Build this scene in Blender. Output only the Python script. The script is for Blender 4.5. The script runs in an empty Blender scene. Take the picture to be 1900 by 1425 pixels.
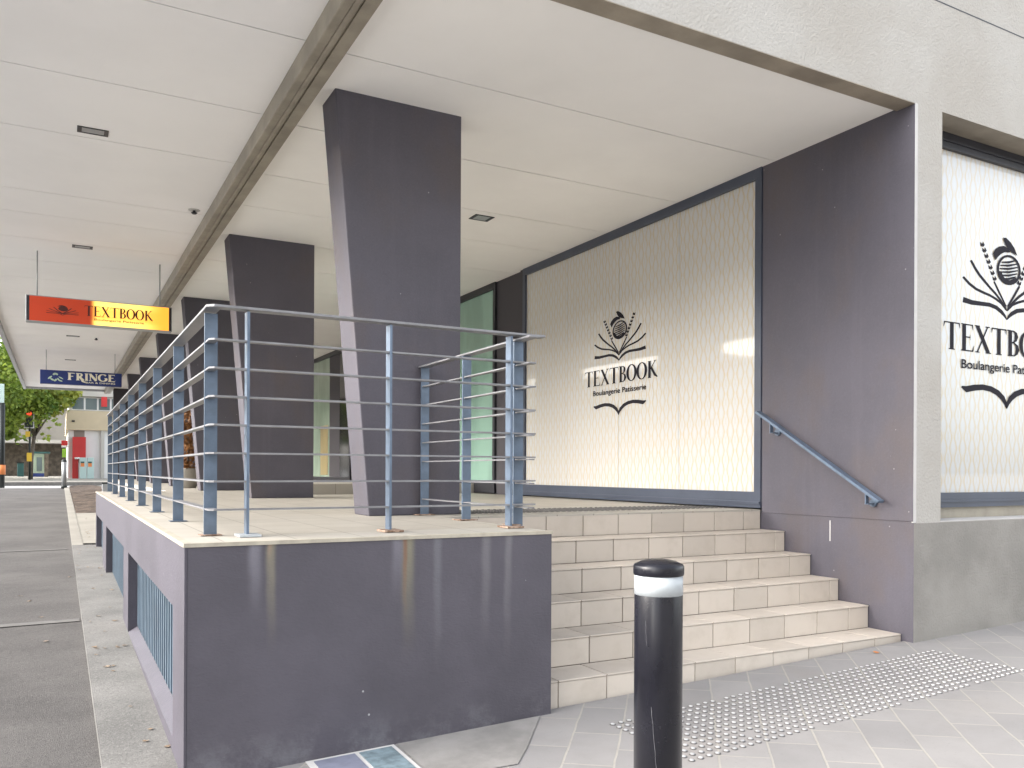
import bpy, math, random
from mathutils import Vector, Matrix
random.seed(7)
R = math.radians
SC = bpy.context.scene
COL = SC.collection
sin, cos, pi = math.sin, math.cos, math.pi

# ------------------------------------------------------------------ camera
EYE = .2989
cd = bpy.data.cameras.new("camera")
cam = bpy.data.objects.new("camera", cd); COL.objects.link(cam)
cd.sensor_width = 36; cd.sensor_fit = 'HORIZONTAL'
cd.lens = 1545.5/1900*36
cd.shift_y = (874.15-712.5)/1900
cd.clip_start = .05; cd.clip_end = 2500
cam.matrix_world = Matrix.Translation((0, 0, EYE)) @ Matrix.Rotation(-.4987, 4, 'Z') @ Matrix.Rotation(pi/2, 4, 'X') @ Matrix.Rotation(.0045, 4, 'Z')
SC.camera = cam

# ------------------------------------------------------------------ sky + sun
SUN_DIR = Vector((-.88, .22, .42)).normalized()      # towards the sun
w = bpy.data.worlds.new("World"); SC.world = w; w.use_nodes = True
nt = w.node_tree
for n in list(nt.nodes): nt.nodes.remove(n)
bg = nt.nodes.new('ShaderNodeBackground'); so = nt.nodes.new('ShaderNodeOutputWorld'); sk = nt.nodes.new('ShaderNodeTexSky')
sk.sky_type = 'NISHITA'; sk.sun_disc = False
sk.sun_elevation = math.asin(SUN_DIR.z); sk.sun_rotation = math.atan2(SUN_DIR.x, SUN_DIR.y)
sk.air_density = 1.0; sk.dust_density = 3.5; sk.ozone_density = .6
hs = nt.nodes.new('ShaderNodeHueSaturation'); hs.inputs['Saturation'].default_value = .30
nt.links.new(sk.outputs[0], hs.inputs['Color']); nt.links.new(hs.outputs[0], bg.inputs[0])
bg.inputs[1].default_value = .15
nt.links.new(bg.outputs[0], so.inputs[0])
sl = bpy.data.lights.new("sun", 'SUN'); sun = bpy.data.objects.new("sun", sl); COL.objects.link(sun)
sl.energy = .85; sl.angle = R(95); sl.color = (1, .975, .94)
sun.rotation_euler = SUN_DIR.to_track_quat('Z', 'Y').to_euler()
SC.view_settings.view_transform = 'Standard'; SC.view_settings.look = 'None'
SC.view_settings.gamma = 1; SC.view_settings.exposure = 2.3
SC.cycles.max_bounces = 10; SC.cycles.diffuse_bounces = 7

# ------------------------------------------------------------------ materials
def newmat(name):
    m = bpy.data.materials.new(name); m.use_nodes = True
    b = m.node_tree.nodes['Principled BSDF']
    return m, m.node_tree, b
class N:
    """tiny node helper"""
    def __init__(s, t): s.t = t
    def __call__(s, typ, **kw):
        n = s.t.nodes.new(typ)
        for k, v in kw.items():
            setattr(n, k, v)
        return n
    def set(s, sock, v):
        if hasattr(v, 'is_linked'): s.t.links.new(v, sock)
        else: sock.default_value = v
    def math(s, op, a, b=None, c=None, clamp=False):
        n = s('ShaderNodeMath', operation=op); n.use_clamp = clamp
        s.set(n.inputs[0], a)
        if b is not None: s.set(n.inputs[1], b)
        if c is not None: s.set(n.inputs[2], c)
        return n.outputs[0]
    def mix(s, f, a, b, mode='MIX'):
        n = s('ShaderNodeMix', data_type='RGBA', blend_type=mode)
        s.set(n.inputs[0], f); s.set(n.inputs[6], a); s.set(n.inputs[7], b)
        return n.outputs[2]
    def noise(s, vec, scale, detail=4, rough=.55, dim='3D'):
        n = s('ShaderNodeTexNoise'); n.inputs['Scale'].default_value = scale
        n.inputs['Detail'].default_value = detail; n.inputs['Roughness'].default_value = rough
        s.t.links.new(vec, n.inputs['Vector']); return n.outputs['Fac']
    def pos(s):
        return s('ShaderNodeNewGeometry').outputs['Position']
    def xyz(s, v):
        n = s('ShaderNodeSeparateXYZ'); s.t.links.new(v, n.inputs[0]); return n.outputs
    def comb(s, x, y, z):
        n = s('ShaderNodeCombineXYZ')
        for i, v in enumerate((x, y, z)): s.set(n.inputs[i], v)
        return n.outputs[0]
    def vscale(s, v, sc):
        n = s('ShaderNodeVectorMath', operation='MULTIPLY'); s.t.links.new(v, n.inputs[0]); n.inputs[1].default_value = sc
        return n.outputs[0]
    def ramp(s, f, lo, hi):
        n = s('ShaderNodeMapRange', interpolation_type='SMOOTHSTEP'); n.clamp = True
        s.set(n.inputs['Value'], f); n.inputs['From Min'].default_value = lo; n.inputs['From Max'].default_value = hi
        return n.outputs[0]
    def bump(s, b, h, strength, dist):
        n = s('ShaderNodeBump'); n.inputs['Strength'].default_value = strength; n.inputs['Distance'].default_value = dist
        s.t.links.new(h, n.inputs['Height']); s.t.links.new(n.outputs[0], b.inputs['Normal'])
def c4(c): return (c[0], c[1], c[2], 1)

def surf(name, col, rough=.7, var=.12, vscale=2.5, bump=.3, bscale=120, bdist=.002, metal=0, spec=.4, speck=0, streak=0, col2=None, agg=0, tint=None):
    m, t, b = newmat(name); n = N(t); p = n.pos()
    big = n.noise(p, vscale, 5, .6)
    f = n.ramp(big, .3, .7)
    dark = tuple(x*(1-var) for x in col); lite = tuple(min(1, x*(1+var)) for x in (col2 or col))
    c = n.mix(f, c4(dark), c4(lite))
    if tint:
        c = n.mix(n.math('MULTIPLY', n.ramp(n.noise(n.vscale(p, (1, 1, .6)), 1.9, 4, .6), .48, .72), .55), c, c4(tint))
    if agg:
        c = n.mix(n.math('MULTIPLY', n.ramp(n.noise(p, 75, 3, .75), .50, .66), agg), c, c4(tuple(x*1.9 for x in col)))
        c = n.mix(n.math('MULTIPLY', n.ramp(n.noise(p, 48, 3, .75), .54, .68), agg), c, c4(tuple(x*.35 for x in col)))
        c = n.mix(n.math('MULTIPLY', n.ramp(n.noise(p, 2.6, 6, .7), .50, .72), agg*.8), c, c4(tuple(x*.66 for x in col)))
    if streak:
        st = n.noise(n.vscale(p, (9, 9, .5)), 1, 3, .6)
        c = n.mix(n.math('MULTIPLY', n.ramp(st, .5, .75), streak), c, c4(tuple(x*1.35 for x in col)))
    if speck:
        v = n('ShaderNodeTexVoronoi'); v.inputs['Scale'].default_value = 9
        t.links.new(p, v.inputs['Vector'])
        k = n.math('LESS_THAN', v.outputs['Distance'], .045)
        gate = n.math('GREATER_THAN', n.noise(p, 1.3, 2), .52)
        c = n.mix(n.math('MULTIPLY', n.math('MULTIPLY', k, gate), speck), c, (.34, .33, .34, 1))
    t.links.new(c, b.inputs['Base Color'])
    fine = n.noise(p, bscale, 3, .6)
    b.inputs['Metallic'].default_value = metal; b.inputs['Specular IOR Level'].default_value = spec
    rr = n('ShaderNodeMapRange'); rr.inputs['To Min'].default_value = max(0, rough-.08); rr.inputs['To Max'].default_value = min(1, rough+.08)
    t.links.new(big, rr.inputs['Value']); t.links.new(rr.outputs[0], b.inputs['Roughness'])
    if bump: n.bump(b, fine, bump, bdist)
    return m

M = {}
PLUM = (.084, .078, .096)
PLINTH = (.073, .067, .083)
M['plum'] = surf('plum_paint', PLUM, .62, .10, 1.6, .35, 90, .003, speck=.6, streak=.25, tint=(.100, .080, .076), agg=.10)
M['plinth_side'] = surf('plinth_side_paint', PLINTH, .62, .14, 2.6, .5, 60, .005, speck=.5, streak=.3, agg=.12)
M['plum_dark'] = surf('plum_paint_dark', (.05, .045, .052), .62, .08, 1.6, .3, 90, .003)
M['ceil'] = surf('soffit_paint', (.92, .905, .87), .85, .03, .8, .05, 60, .001)
M['ceil2'] = surf('awning_lining', (.92, .91, .90), .8, .03, .7, .05, 60, .001)
M['render'] = surf('grey_render', (.39, .366, .33), .85, .06, 1.3, 1, 55, .007, streak=.0, col2=(.395, .38, .355))
M['dado'] = surf('dado_render', (.255, .242, .222), .88, .14, 2.2, 1, 60, .005)
M['render_edge'] = surf('pale_edge', (.52, .505, .49), .7, .06, 8, .3, 80, .002)
M['olive'] = surf('olive_trim', (.29, .26, .205), .45, .22, 3, .05, 40, .001, spec=.5)
M['olive2'] = surf('olive_trim_warm', (.29, .25, .195), .5, .2, 3, .05, 40, .001, spec=.5)
M['frame'] = surf('slate_frame', (.048, .058, .085), .35, .1, 4, .05, 60, .0005, spec=.5)
M['frame_dark'] = surf('dark_frame', (.022, .022, .028), .4, .1, 4, .03, 60, .0005)
M['rail'] = surf('blue_grey_steel', (.115, .155, .215), .38, .16, 9, .08, 150, .0005, metal=.25, spec=.5)
M['railbar'] = surf('grey_steel_bar', (.20, .20, .21), .42, .14, 9, .08, 150, .0005, metal=.2, spec=.5)
M['bars'] = surf('blue_grey_bars', (.105, .145, .185), .5, .12, 5, .05, 90, .0005, spec=.4)
M['rust'] = surf('rusty_plate', (.16, .075, .035), .8, .45, 40, .5, 200, .002, col2=(.30, .22, .17))
M['asphalt'] = surf('asphalt', (.075, .069, .066), .9, .16, 1.1, .9, 160, .004, col2=(.088, .082, .078), agg=.55)
M['concrete'] = surf('ledge_concrete', (.15, .145, .137), .88, .2, 2.2, .7, 90, .004, agg=.45)
M['patch'] = surf('worn_concrete', (.225, .215, .205), .9, .16, 5, .4, 90, .003)
M['road'] = surf('road_pale_bounce', (.40, .395, .385), .9, .1, .5, .4, 120, .003)  # kept pale so the ground bounces light up onto awning and soffit
M['pale_concrete'] = surf('pale_concrete', (.26, .245, .215), .9, .12, 1.2, .4, 60, .003)
M['white_joint'] = surf('joint_line', (.13, .125, .118), .9, .15, 9, .4, 90, .002)
M['black_gloss'] = surf('black_powder_coat', (.008, .008, .012), .25, .2, 5, .1, 60, .0006, spec=.35, streak=.6, speck=.35)
M['reflect'] = surf('reflective_band', (.40, .43, .45), .35, .06, 30, .1, 160, .0006)
M['ink'] = surf('printed_ink', (.018, .016, .022), .7, .05, 4, 0, spec=.15)
M['stud'] = surf('steel_stud', (.50, .50, .51), .3, .1, 20, 0, metal=.35)
M['darkstud_shade'] = surf('dark_stud_and_shade_ring', (.10, .095, .09), .5, .15, 20, 0)  # dark terrace studs, and the painted shade ring of the silver ones
M['scratch'] = surf('scratched_paint', (.09, .09, .10), .6, .3, 60, 0)
M['soil'] = surf('garden_soil', (.09, .065, .05), 1, .5, 6, 1, 40, .03)
M['cream'] = surf('cream_render', (.56, .47, .33), .85, .05, 1, .3, 20, .003)
M['white'] = surf('white_paint', (.72, .72, .71), .7, .04, 1, .2, 20, .002)
M['red'] = surf('red_panel', (.55, .035, .035), .4, .08, 1, 0)
M['aqua'] = surf('aqua_white', (.48, .62, .60), .5, .04, 1, 0)
M['orange'] = surf('orange_label', (.75, .25, .08), .5, .05, 1, 0)
M['yellow'] = surf('yellow_plastic', (.65, .42, .04), .5, .05, 1, 0)
M['grey_metal'] = surf('grey_metal', (.35, .36, .37), .4, .1, 3, 0, metal=.3)
M['dark_metal'] = surf('dark_pole_paint', (.02, .025, .025), .5, .2, 3, 0)
M['bark'] = surf('plane_bark', (.12, .10, .08), .9, .4, 3, 1, 20, .03)
M['stone'] = surf('far_render', (.27, .25, .22), .9, .12, .4, .3, 5, .01)
M['stone2'] = surf('far_render_pale', (.50, .48, .44), .9, .1, .4, .3, 5, .01)
M['lime'] = surf('lime_sign', (.30, .55, .06), .5, .1, 1, 0)
M['sky_glass'] = surf('window_glass', (.10, .14, .15), .12, .1, .5, 0, spec=.8)
M['teal_dark'] = surf('teal_metal', (.03, .09, .09), .4, .1, 1, 0)

def leafmat(name, a, b_, tr=.35):
    m, t, b = newmat(name); n = N(t)
    r = n('ShaderNodeNewGeometry').outputs['Random Per Island']
    big = n.noise(n.pos(), .35, 3)
    f = n.math('ADD', n.math('MULTIPLY', r, .6), n.math('MULTIPLY', n.ramp(big, .35, .65), .4))
    c = n.mix(f, c4(a), c4(b_)); t.links.new(c, b.inputs['Base Color']); b.inputs['Roughness'].default_value = .55
    tl = n('ShaderNodeBsdfTranslucent'); t.links.new(c, tl.inputs[0])
    ms = n('ShaderNodeMixShader'); ms.inputs[0].default_value = tr
    t.links.new(b.outputs[0], ms.inputs[1]); t.links.new(tl.outputs[0], ms.inputs[2])
    t.links.new(ms.outputs[0], t.nodes['Material Output'].inputs[0])
    return m
M['leaf_a'] = leafmat('plane_leaf', (.05, .12, .015), (.32, .40, .06))
M['leaf_b'] = leafmat('plane_leaf_yellow', (.10, .17, .02), (.50, .50, .08))
M['leaf_c'] = leafmat('autumn_leaf', (.12, .05, .02), (.30, .15, .06))
M['leaf_dry'] = leafmat('dry_leaf', (.16, .11, .07), (.34, .25, .17), .1)
M['leaf_orange'] = leafmat('orange_leaf', (.45, .16, .05), (.55, .22, .07), .1)

def tile_mat(name, col, v=.09):
    m, t, b = newmat(name); n = N(t); p = n.pos()
    r = n('ShaderNodeNewGeometry').outputs['Random Per Island']
    c = n.mix(r, c4(tuple(x*(1-v) for x in col)), c4(tuple(x*(1+v) for x in col)))
    d = n.noise(p, 7, 5, .6)
    c = n.mix(n.math('MULTIPLY', n.ramp(d, .45, .75), .35), c, c4((col[0]*.72, col[1]*.70, col[2]*.66)))
    t.links.new(c, b.inputs['Base Color']); b.inputs['Roughness'].default_value = .6
    n.bump(b, n.noise(p, 150, 2), .15, .001)
    return m
M['tile'] = tile_mat('stair_tile', (.54, .48, .415))
M['grout'] = surf('grout', (.07, .05, .038), .95, .2, 30, .3, 200, .001)

def floor_tiles():
    m, t, b = newmat('terrace_tile'); n = N(t); p = n.pos()
    br = n('ShaderNodeTexBrick'); br.offset = 0; br.squash = 1
    t.links.new(p, br.inputs['Vector']); br.inputs['Scale'].default_value = 1
    br.inputs['Brick Width'].default_value = .303; br.inputs['Row Height'].default_value = .303
    br.inputs['Mortar Size'].default_value = .004; br.inputs['Mortar Smooth'].default_value = .2
    br.inputs['Color1'].default_value = (.42, .39, .34, 1); br.inputs['Color2'].default_value = (.385, .36, .315, 1)
    br.inputs['Mortar'].default_value = (.22, .20, .17, 1)
    d = n.ramp(n.noise(p, 2.2, 5, .6), .35, .8)
    c = n.mix(n.math('MULTIPLY', d, .4), br.outputs['Color'], (.30, .27, .225, 1))
    t.links.new(c, b.inputs['Base Color']); b.inputs['Roughness'].default_value = .55
    n.bump(b, n.noise(p, 120, 2), .15, .001); return m
M['floor'] = floor_tiles()

def paving_mat():
    # running bond slabs laid at 40 degrees to the facade
    m, t, b = newmat('paving_slabs'); n = N(t); p = n.pos(); x, y, z = n.xyz(p)
    th = R(40)
    u = n.math('ADD', n.math('MULTIPLY', x, sin(th)), n.math('MULTIPLY', y, cos(th)))
    v = n.math('SUBTRACT', n.math('MULTIPLY', x, cos(th)), n.math('MULTIPLY', y, sin(th)))
    wob = n.math('MULTIPLY', n.math('SUBTRACT', n.noise(p, 6, 2), .5), .012)
    vv = n.comb(n.math('ADD', n.math('ADD', u, wob), -3.866+.3838*20), n.math('ADD', n.math('ADD', v, wob), -.60+.2165*40), 0)
    br = n('ShaderNodeTexBrick'); br.offset = .5; br.offset_frequency = 2
    t.links.new(vv, br.inputs['Vector']); br.inputs['Scale'].default_value = 1
    br.inputs['Brick Width'].default_value = .3838; br.inputs['Row Height'].default_value = .2165
    br.inputs['Mortar Size'].default_value = .0055; br.inputs['Mortar Smooth'].default_value = .35
    br.inputs['Color1'].default_value = (.268, .256, .250, 1); br.inputs['Color2'].default_value = (.228, .219, .217, 1)
    br.inputs['Mortar'].default_value = (.325, .308, .275, 1)
    cl = n.ramp(n.noise(n.vscale(p, (1, 1, 1)), 3.2, 6, .65), .35, .75)
    c = n.mix(n.math('MULTIPLY', cl, .35), br.outputs['Color'], (.165, .158, .155, 1))
    warm = n.ramp(n.noise(p, 1.1, 2), .5, .7)
    c = n.mix(n.math('MULTIPLY', warm, .18), c, (.27, .235, .20, 1))
    sp = n.ramp(n.noise(p, 60, 3, .7), .62, .72)
    c = n.mix(n.math('MULTIPLY', sp, .3), c, (.12, .115, .11, 1))
    t.links.new(c, b.inputs['Base Color']); b.inputs['Roughness'].default_value = .8
    h = n.math('ADD', n.math('MULTIPLY', n.math('SUBTRACT', 1, br.outputs['Fac']), .6), n.math('MULTIPLY', n.noise(p, 90, 3), .3))
    n.bump(b, h, .4, .004); return m
M['paving'] = paving_mat()

def wallpaper(name, axis):
    m, t, b = newmat(name); n = N(t); p = n.pos(); xyz = n.xyz(p)
    a = xyz[0] if axis == 'x' else xyz[1]; z = xyz[2]
    ax = n.math('MULTIPLY', a, 2*pi/.112); az = n.math('MULTIPLY', z, 2*pi/.16)
    F = n.math('ADD', n.math('COSINE', ax), n.math('MULTIPLY', n.math('COSINE', az), .50))
    l1 = n.math('SUBTRACT', 1, n.ramp(n.math('ABSOLUTE', F), .12, .62))
    ax2 = n.math('MULTIPLY', a, 4*pi/.112)
    F2 = n.math('ADD', n.math('COSINE', ax2), n.math('SINE', n.math('ADD', az, 1.2)))
    l2 = n.math('SUBTRACT', 1, n.ramp(n.math('ABSOLUTE', F2), .2, .6))
    l = n.math('MAXIMUM', n.math('MULTIPLY', l1, .68), n.math('MULTIPLY', l2, .25))
    l = n.math('MULTIPLY', l, n.math('ADD', .65, n.math('MULTIPLY', n.noise(p, 14, 3), .6)))
    c = n.mix(l, (.50, .51, .515, 1), (.50, .375, .175, 1))
    t.links.new(c, b.inputs['Base Color']); b.inputs['Roughness'].default_value = .3
    b.inputs['Specular IOR Level'].default_value = .4; b.inputs['Coat Weight'].default_value = .8; b.inputs['Coat Roughness'].default_value = .04
    return m
M['paper_x'] = wallpaper('window_film_front', 'x'); M['paper_y'] = wallpaper('window_film_side', 'y')

def plinth_mat():
    m, t, b = newmat('plinth_paint'); n = N(t); p = n.pos(); x, y, z = n.xyz(p)
    big = n.ramp(n.noise(p, 1.7, 5, .6), .3, .7)
    c = n.mix(big, c4(tuple(v*.86 for v in PLINTH)), c4(tuple(v*1.12 for v in PLINTH)))
    def streak(x0, w, zlen, col, amt, c):
        wob = n.math('MULTIPLY', n.math('SUBTRACT', n.noise(n.vscale(p, (1, 1, 3)), 1.5, 2), .5), .03)
        d = n.math('ABSOLUTE', n.math('SUBTRACT', n.math('ADD', x, wob), x0))
        a = n.math('SUBTRACT', 1, n.ramp(d, w*.15, w))
        g = n.ramp(z, -zlen, .05)
        tx = n.math('ADD', .55, n.math('MULTIPLY', n.noise(n.vscale(p, (30, 30, 2.5)), 1, 3), .8))
        front = n.math('LESS_THAN', y, 3.58)
        f = n.math('MULTIPLY', n.math('MULTIPLY', n.math('MULTIPLY', a, g), tx), amt, clamp=True)
        return n.mix(n.math('MULTIPLY', f, front), c, c4(col))
    c = streak(1.402, .045, .60, (.25, .23, .14), .55, c)
    c = streak(1.388, .016, .42, (.17, .085, .05), .9, c)
    c = streak(.79, .03, .50, (.30, .27, .17), .5, c)
    c = streak(.785, .014, .10, (.30, .2, .14), 1.0, c)
    c = streak(.725, .04, .36, (.26, .25, .29), .55, c)
    c = streak(1.35, .04, .33, (.24, .23, .27), .45, c)
    c = streak(1.55, .03, .75, (.17, .17, .19), .5, c)
    c = streak(1.80, .035, .6, (.20, .19, .20), .55, c)
    c = streak(1.92, .03, .7, (.20, .19, .20), .5, c)
    # dust low down and scuffs
    du = n.math('MULTIPLY', n.math('SUBTRACT', 1, n.ramp(z, -.96, -.72)), n.ramp(n.noise(p, 8, 5, .7), .42, .7))
    c = n.mix(n.math('MULTIPLY', du, .35), c, (.22, .22, .24, 1))
    v = n('ShaderNodeTexVoronoi'); v.inputs['Scale'].default_value = 10; t.links.new(p, v.inputs['Vector'])
    k = n.math('MULTIPLY', n.math('LESS_THAN', v.outputs['Distance'], .05), n.math('GREATER_THAN', n.noise(p, 2.3, 2), .57))
    c = n.mix(n.math('MULTIPLY', k, .5), c, (.6, .6, .6, 1))
    t.links.new(c, b.inputs['Base Color']); b.inputs['Roughness'].default_value = .58
    h = n.math('ADD', n.math('MULTIPLY', n.noise(p, 6, 4), 1), n.math('MULTIPLY', n.noise(n.vscale(p, (1, 1, 2)), 60, 3), .25))
    n.bump(b, h, .6, .010); return m
M['plinth'] = plinth_mat()

def glass_tinted(name, col, rough=.15, band=None):
    m, t, b = newmat(name); n = N(t); p = n.pos()
    f = n.ramp(n.noise(n.vscale(p, (1, 1, .35)), 2.5, 3), .35, .65)
    c = n.mix(f, c4(tuple(v*.88 for v in col)), c4(tuple(v*1.08 for v in col)))
    t.links.new(c, b.inputs['Base Color']); b.inputs['Roughness'].default_value = rough
    b.inputs['Specular IOR Level'].default_value = .6
    return m
M['teal'] = glass_tinted('teal_frosted_glass', (.24, .38, .31), .12)
M['tealpale'] = glass_tinted('pale_green_glass', (.30, .38, .30), .2)
M['ochre'] = glass_tinted('ochre_poster', (.28, .22, .10), .4)
M['dark_glass'] = glass_tinted('dark_glass', (.02, .022, .025), .08)
M['slate_tile'] = surf('blue_grey_slab', (.17, .18, .235), .7, .12, 12, .3, 60, .002)
M['teal_tile'] = surf('teal_slab', (.15, .20, .225), .7, .3, 18, .3, 60, .002)

def emis(name, col, s):
    m, t, b = newmat(name)
    b.inputs['Base Color'].default_value = c4(col); b.inputs['Emission Color'].default_value = c4(col); b.inputs['Emission Strength'].default_value = s
    b.inputs['Roughness'].default_value = .4
    return m
def lightbox():
    # acrylic face: one tube dead on the left, lit on the right
    m, t, b = newmat('lightbox_face'); n = N(t); x, y, z = n.xyz(n.pos())
    lit = n.ramp(x, .31, .39)
    hot = n.math('MULTIPLY', lit, n.math('SUBTRACT', 1, n.ramp(x, .80, 1.12)))
    ed = n.math('ABSOLUTE', n.math('SUBTRACT', z, 2.11))
    col = n.mix(lit, (.52, .045, .008, 1), (.95, .33, .03, 1))
    col2 = n.mix(n.math('MULTIPLY', hot, n.math('ADD', .35, n.math('MULTIPLY', n.ramp(ed, .04, .11), .65))), col, (1, .72, .16, 1))
    t.links.new(col2, b.inputs['Base Color']); t.links.new(col2, b.inputs['Emission Color'])
    t.links.new(n.math('ADD', .03, n.math('MULTIPLY', lit, .24)), b.inputs['Emission Strength'])
    b.inputs['Roughness'].default_value = .35
    return m
M['lightbox'] = lightbox()
M['redlamp'] = emis('red_signal', (.9, .03, .02), .8)
M['blue'] = surf('navy_sign', (.018, .035, .16), .4, .1, 3, 0)
M['cream_ink'] = surf('cream_ink', (.82, .78, .62), .5, .03, 3, 0)
M['green_ink'] = surf('sage_ink', (.45, .58, .42), .5, .1, 3, 0)
M['maroon_ink'] = surf('maroon_ink', (.07, .015, .012), .5, .1, 3, 0)

# ------------------------------------------------------------------ mesh builder
ORI = {}
class MB:
    def __init__(s): s.v = []; s.f = []; s.dz = 0; s.smooth = set()
    def face(s, pts):
        i = len(s.v); s.v += [Vector(p) for p in pts]; s.f.append(tuple(range(i, i+len(pts))))
    def box(s, a, b, bev=0):
        x0, x1 = sorted((a[0], b[0])); y0, y1 = sorted((a[1], b[1])); z0, z1 = sorted((a[2], b[2]))
        s.prism([(x0, y0), (x1, y0), (x1, y1), (x0, y1)], z0, z1); return s
    def prism(s, poly, z0, z1):
        """poly ccw in xy; z0,z1 numbers or callables"""
        f0 = z0 if callable(z0) else (lambda x, y: z0); f1 = z1 if callable(z1) else (lambda x, y: z1)
        n = len(poly); i = len(s.v)
        s.v += [Vector((x, y, f0(x, y))) for x, y in poly] + [Vector((x, y, f1(x, y))) for x, y in poly]
        s.f.append(tuple(i+k for k in reversed(range(n)))); s.f.append(tuple(i+n+k for k in range(n)))
        for k in range(n):
            j = (k+1) % n; s.f.append((i+k, i+j, i+n+j, i+n+k))
        return s
    def bevbox(s, a, b, e):
        """box with chamfered edges"""
        x0, x1 = sorted((a[0], b[0])); y0, y1 = sorted((a[1], b[1])); z0, z1 = sorted((a[2], b[2]))
        X = [(x0+e, x1-e, x0, x1)][0]
        i = len(s.v)
        import itertools
        idx = {}
        for sx, sy, sz in itertools.product((0, 1), repeat=3):
            bx, by, bz = (x0, x1)[sx], (y0, y1)[sy], (z0, z1)[sz]
            ix, iy, iz = bx+(e if sx == 0 else -e), by+(e if sy == 0 else -e), bz+(e if sz == 0 else -e)
            for k, p in enumerate(((bx, iy, iz), (ix, by, iz), (ix, iy, bz))):
                idx[(sx, sy, sz, k)] = len(s.v); s.v.append(Vector(p))
        def q(*k): s.f.append(tuple(idx[j] for j in k))
        for ax in range(3):
            o = [j for j in range(3) if j != ax]
            for sd in (0, 1):
                ks = []
                for (p_, q_) in ((0, 0), (1, 0), (1, 1), (0, 1)):
                    c = [0, 0, 0]; c[ax] = sd; c[o[0]] = p_; c[o[1]] = q_; ks.append((*c, ax))
                q(*ks)
        for ax in range(3):
            o = [j for j in range(3) if j != ax]
            for p_ in (0, 1):
                for q_ in (0, 1):
                    c0 = [0, 0, 0]; c1 = [0, 0, 0]; c0[ax] = 0; c1[ax] = 1
                    for c in (c0, c1): c[o[0]] = p_; c[o[1]] = q_
                    q((*c0, o[0]), (*c1, o[0]), (*c1, o[1]), (*c0, o[1]))
        for c in itertools.product((0, 1), repeat=3): q((*c, 0), (*c, 1), (*c, 2))
        return s
    def obox(s, p0, p1, wu, wv, up=(0, 0, 1)):
        """bar from p0 to p1 with full width wu (sideways) and wv (up)"""
        p0, p1 = Vector(p0), Vector(p1); d = (p1-p0).normalized(); side = d.cross(Vector(up)).normalized(); u = side.cross(d).normalized()
        i = len(s.v)
        for p in (p0, p1):
            for a, b in ((-1, -1), (1, -1), (1, 1), (-1, 1)): s.v.append(p+side*a*wu/2+u*b*wv/2)
        for f in ((3, 2, 1, 0), (4, 5, 6, 7), (0, 1, 5, 4), (1, 2, 6, 5), (2, 3, 7, 6), (3, 0, 4, 7)): s.f.append(tuple(i+k for k in f))
        return s
    def tube(s, pts, rad, seg=12, cap=True):
        pts = [Vector(p) for p in pts]; rad = rad if isinstance(rad, (list, tuple)) else [rad]*len(pts); i = len(s.v)
        for k, p in enumerate(pts):
            d = (pts[min(k+1, len(pts)-1)]-pts[max(k-1, 0)]).normalized()
            a = d.orthogonal().normalized() if abs(d.z) < .99 else Vector((1, 0, 0)); a = (a-d*a.dot(d)).normalized(); b = d.cross(a)
            for j in range(seg):
                t = 2*pi*j/seg; s.v.append(p+(a*cos(t)+b*sin(t))*rad[k])
        for k in range(len(pts)-1):
            for j in range(seg):
                q = (j+1) % seg; s.smooth.add(len(s.f)); s.f.append((i+k*seg+j, i+k*seg+q, i+(k+1)*seg+q, i+(k+1)*seg+j))
        if cap:
            s.f.append(tuple(i+j for j in reversed(range(seg)))); e = i+(len(pts)-1)*seg; s.f.append(tuple(e+j for j in range(seg)))
        return s
    def lathe(s, c, prof, seg=40):
        i = len(s.v); c = Vector(c)
        for r, z in prof:
            for j in range(seg): t = 2*pi*j/seg; s.v.append(c+Vector((cos(t)*r, sin(t)*r, z)))
        for k in range(len(prof)-1):
            for j in range(seg):
                q = (j+1) % seg; s.smooth.add(len(s.f)); s.f.append((i+k*seg+j, i+k*seg+q, i+(k+1)*seg+q, i+(k+1)*seg+j))
        s.f.append(tuple(i+j for j in reversed(range(seg)))); e = i+(len(prof)-1)*seg; s.f.append(tuple(e+j for j in range(seg)))
        return s
    def build(s, name, mat, parent=None, origin=None, bevel=0):
        o_ = Vector((0, 0, 0))
        if parent is not None: o_ = ORI[parent.name]
        elif origin is not None: o_ = Vector(origin)
        me = bpy.data.meshes.new(name)
        me.from_pydata([tuple(v-o_) for v in s.v], [], s.f); me.materials.append(mat)
        if s.smooth:
            for k in s.smooth: me.polygons[k].use_smooth = True
        me.update()
        ob = bpy.data.objects.new(name, me); COL.objects.link(ob)
        if parent is not None: ob.parent = parent; ORI[ob.name] = o_
        else: ob.location = o_; ORI[ob.name] = o_
        if bevel:
            bm = ob.modifiers.new('bevel', 'BEVEL'); bm.width = bevel; bm.segments = 2; bm.limit_method = 'ANGLE'; bm.angle_limit = R(40)
        return ob
def thing(name, label, cat, loc=(0, 0, 0), group=None, rz=0):
    o = bpy.data.objects.new(name, None); COL.objects.link(o); o.location = loc; o.rotation_euler = (0, 0, rz)
    o.empty_display_size = .1; ORI[o.name] = Vector(loc)
    o['label'] = label; o['category'] = cat
    if group: o['group'] = group
    return o
def tag(o, label, cat, group=None, kind=None):
    if kind: o['kind'] = kind
    if label: o['label'] = label
    if cat: o['category'] = cat
    if group: o['group'] = group
    return o
def struct(o): o['kind'] = 'structure'; return o
def dup(root, loc, label, rz=None):
    r = root.copy(); COL.objects.link(r); r.location = loc; r['label'] = label
    if rz is not None: r.rotation_euler = (0, 0, rz)
    for ch in list(root.children):
        c = ch.copy(); COL.objects.link(c); c.parent = r
        for g in list(ch.children):
            d = g.copy(); COL.objects.link(d); d.parent = c
    return r

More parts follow.
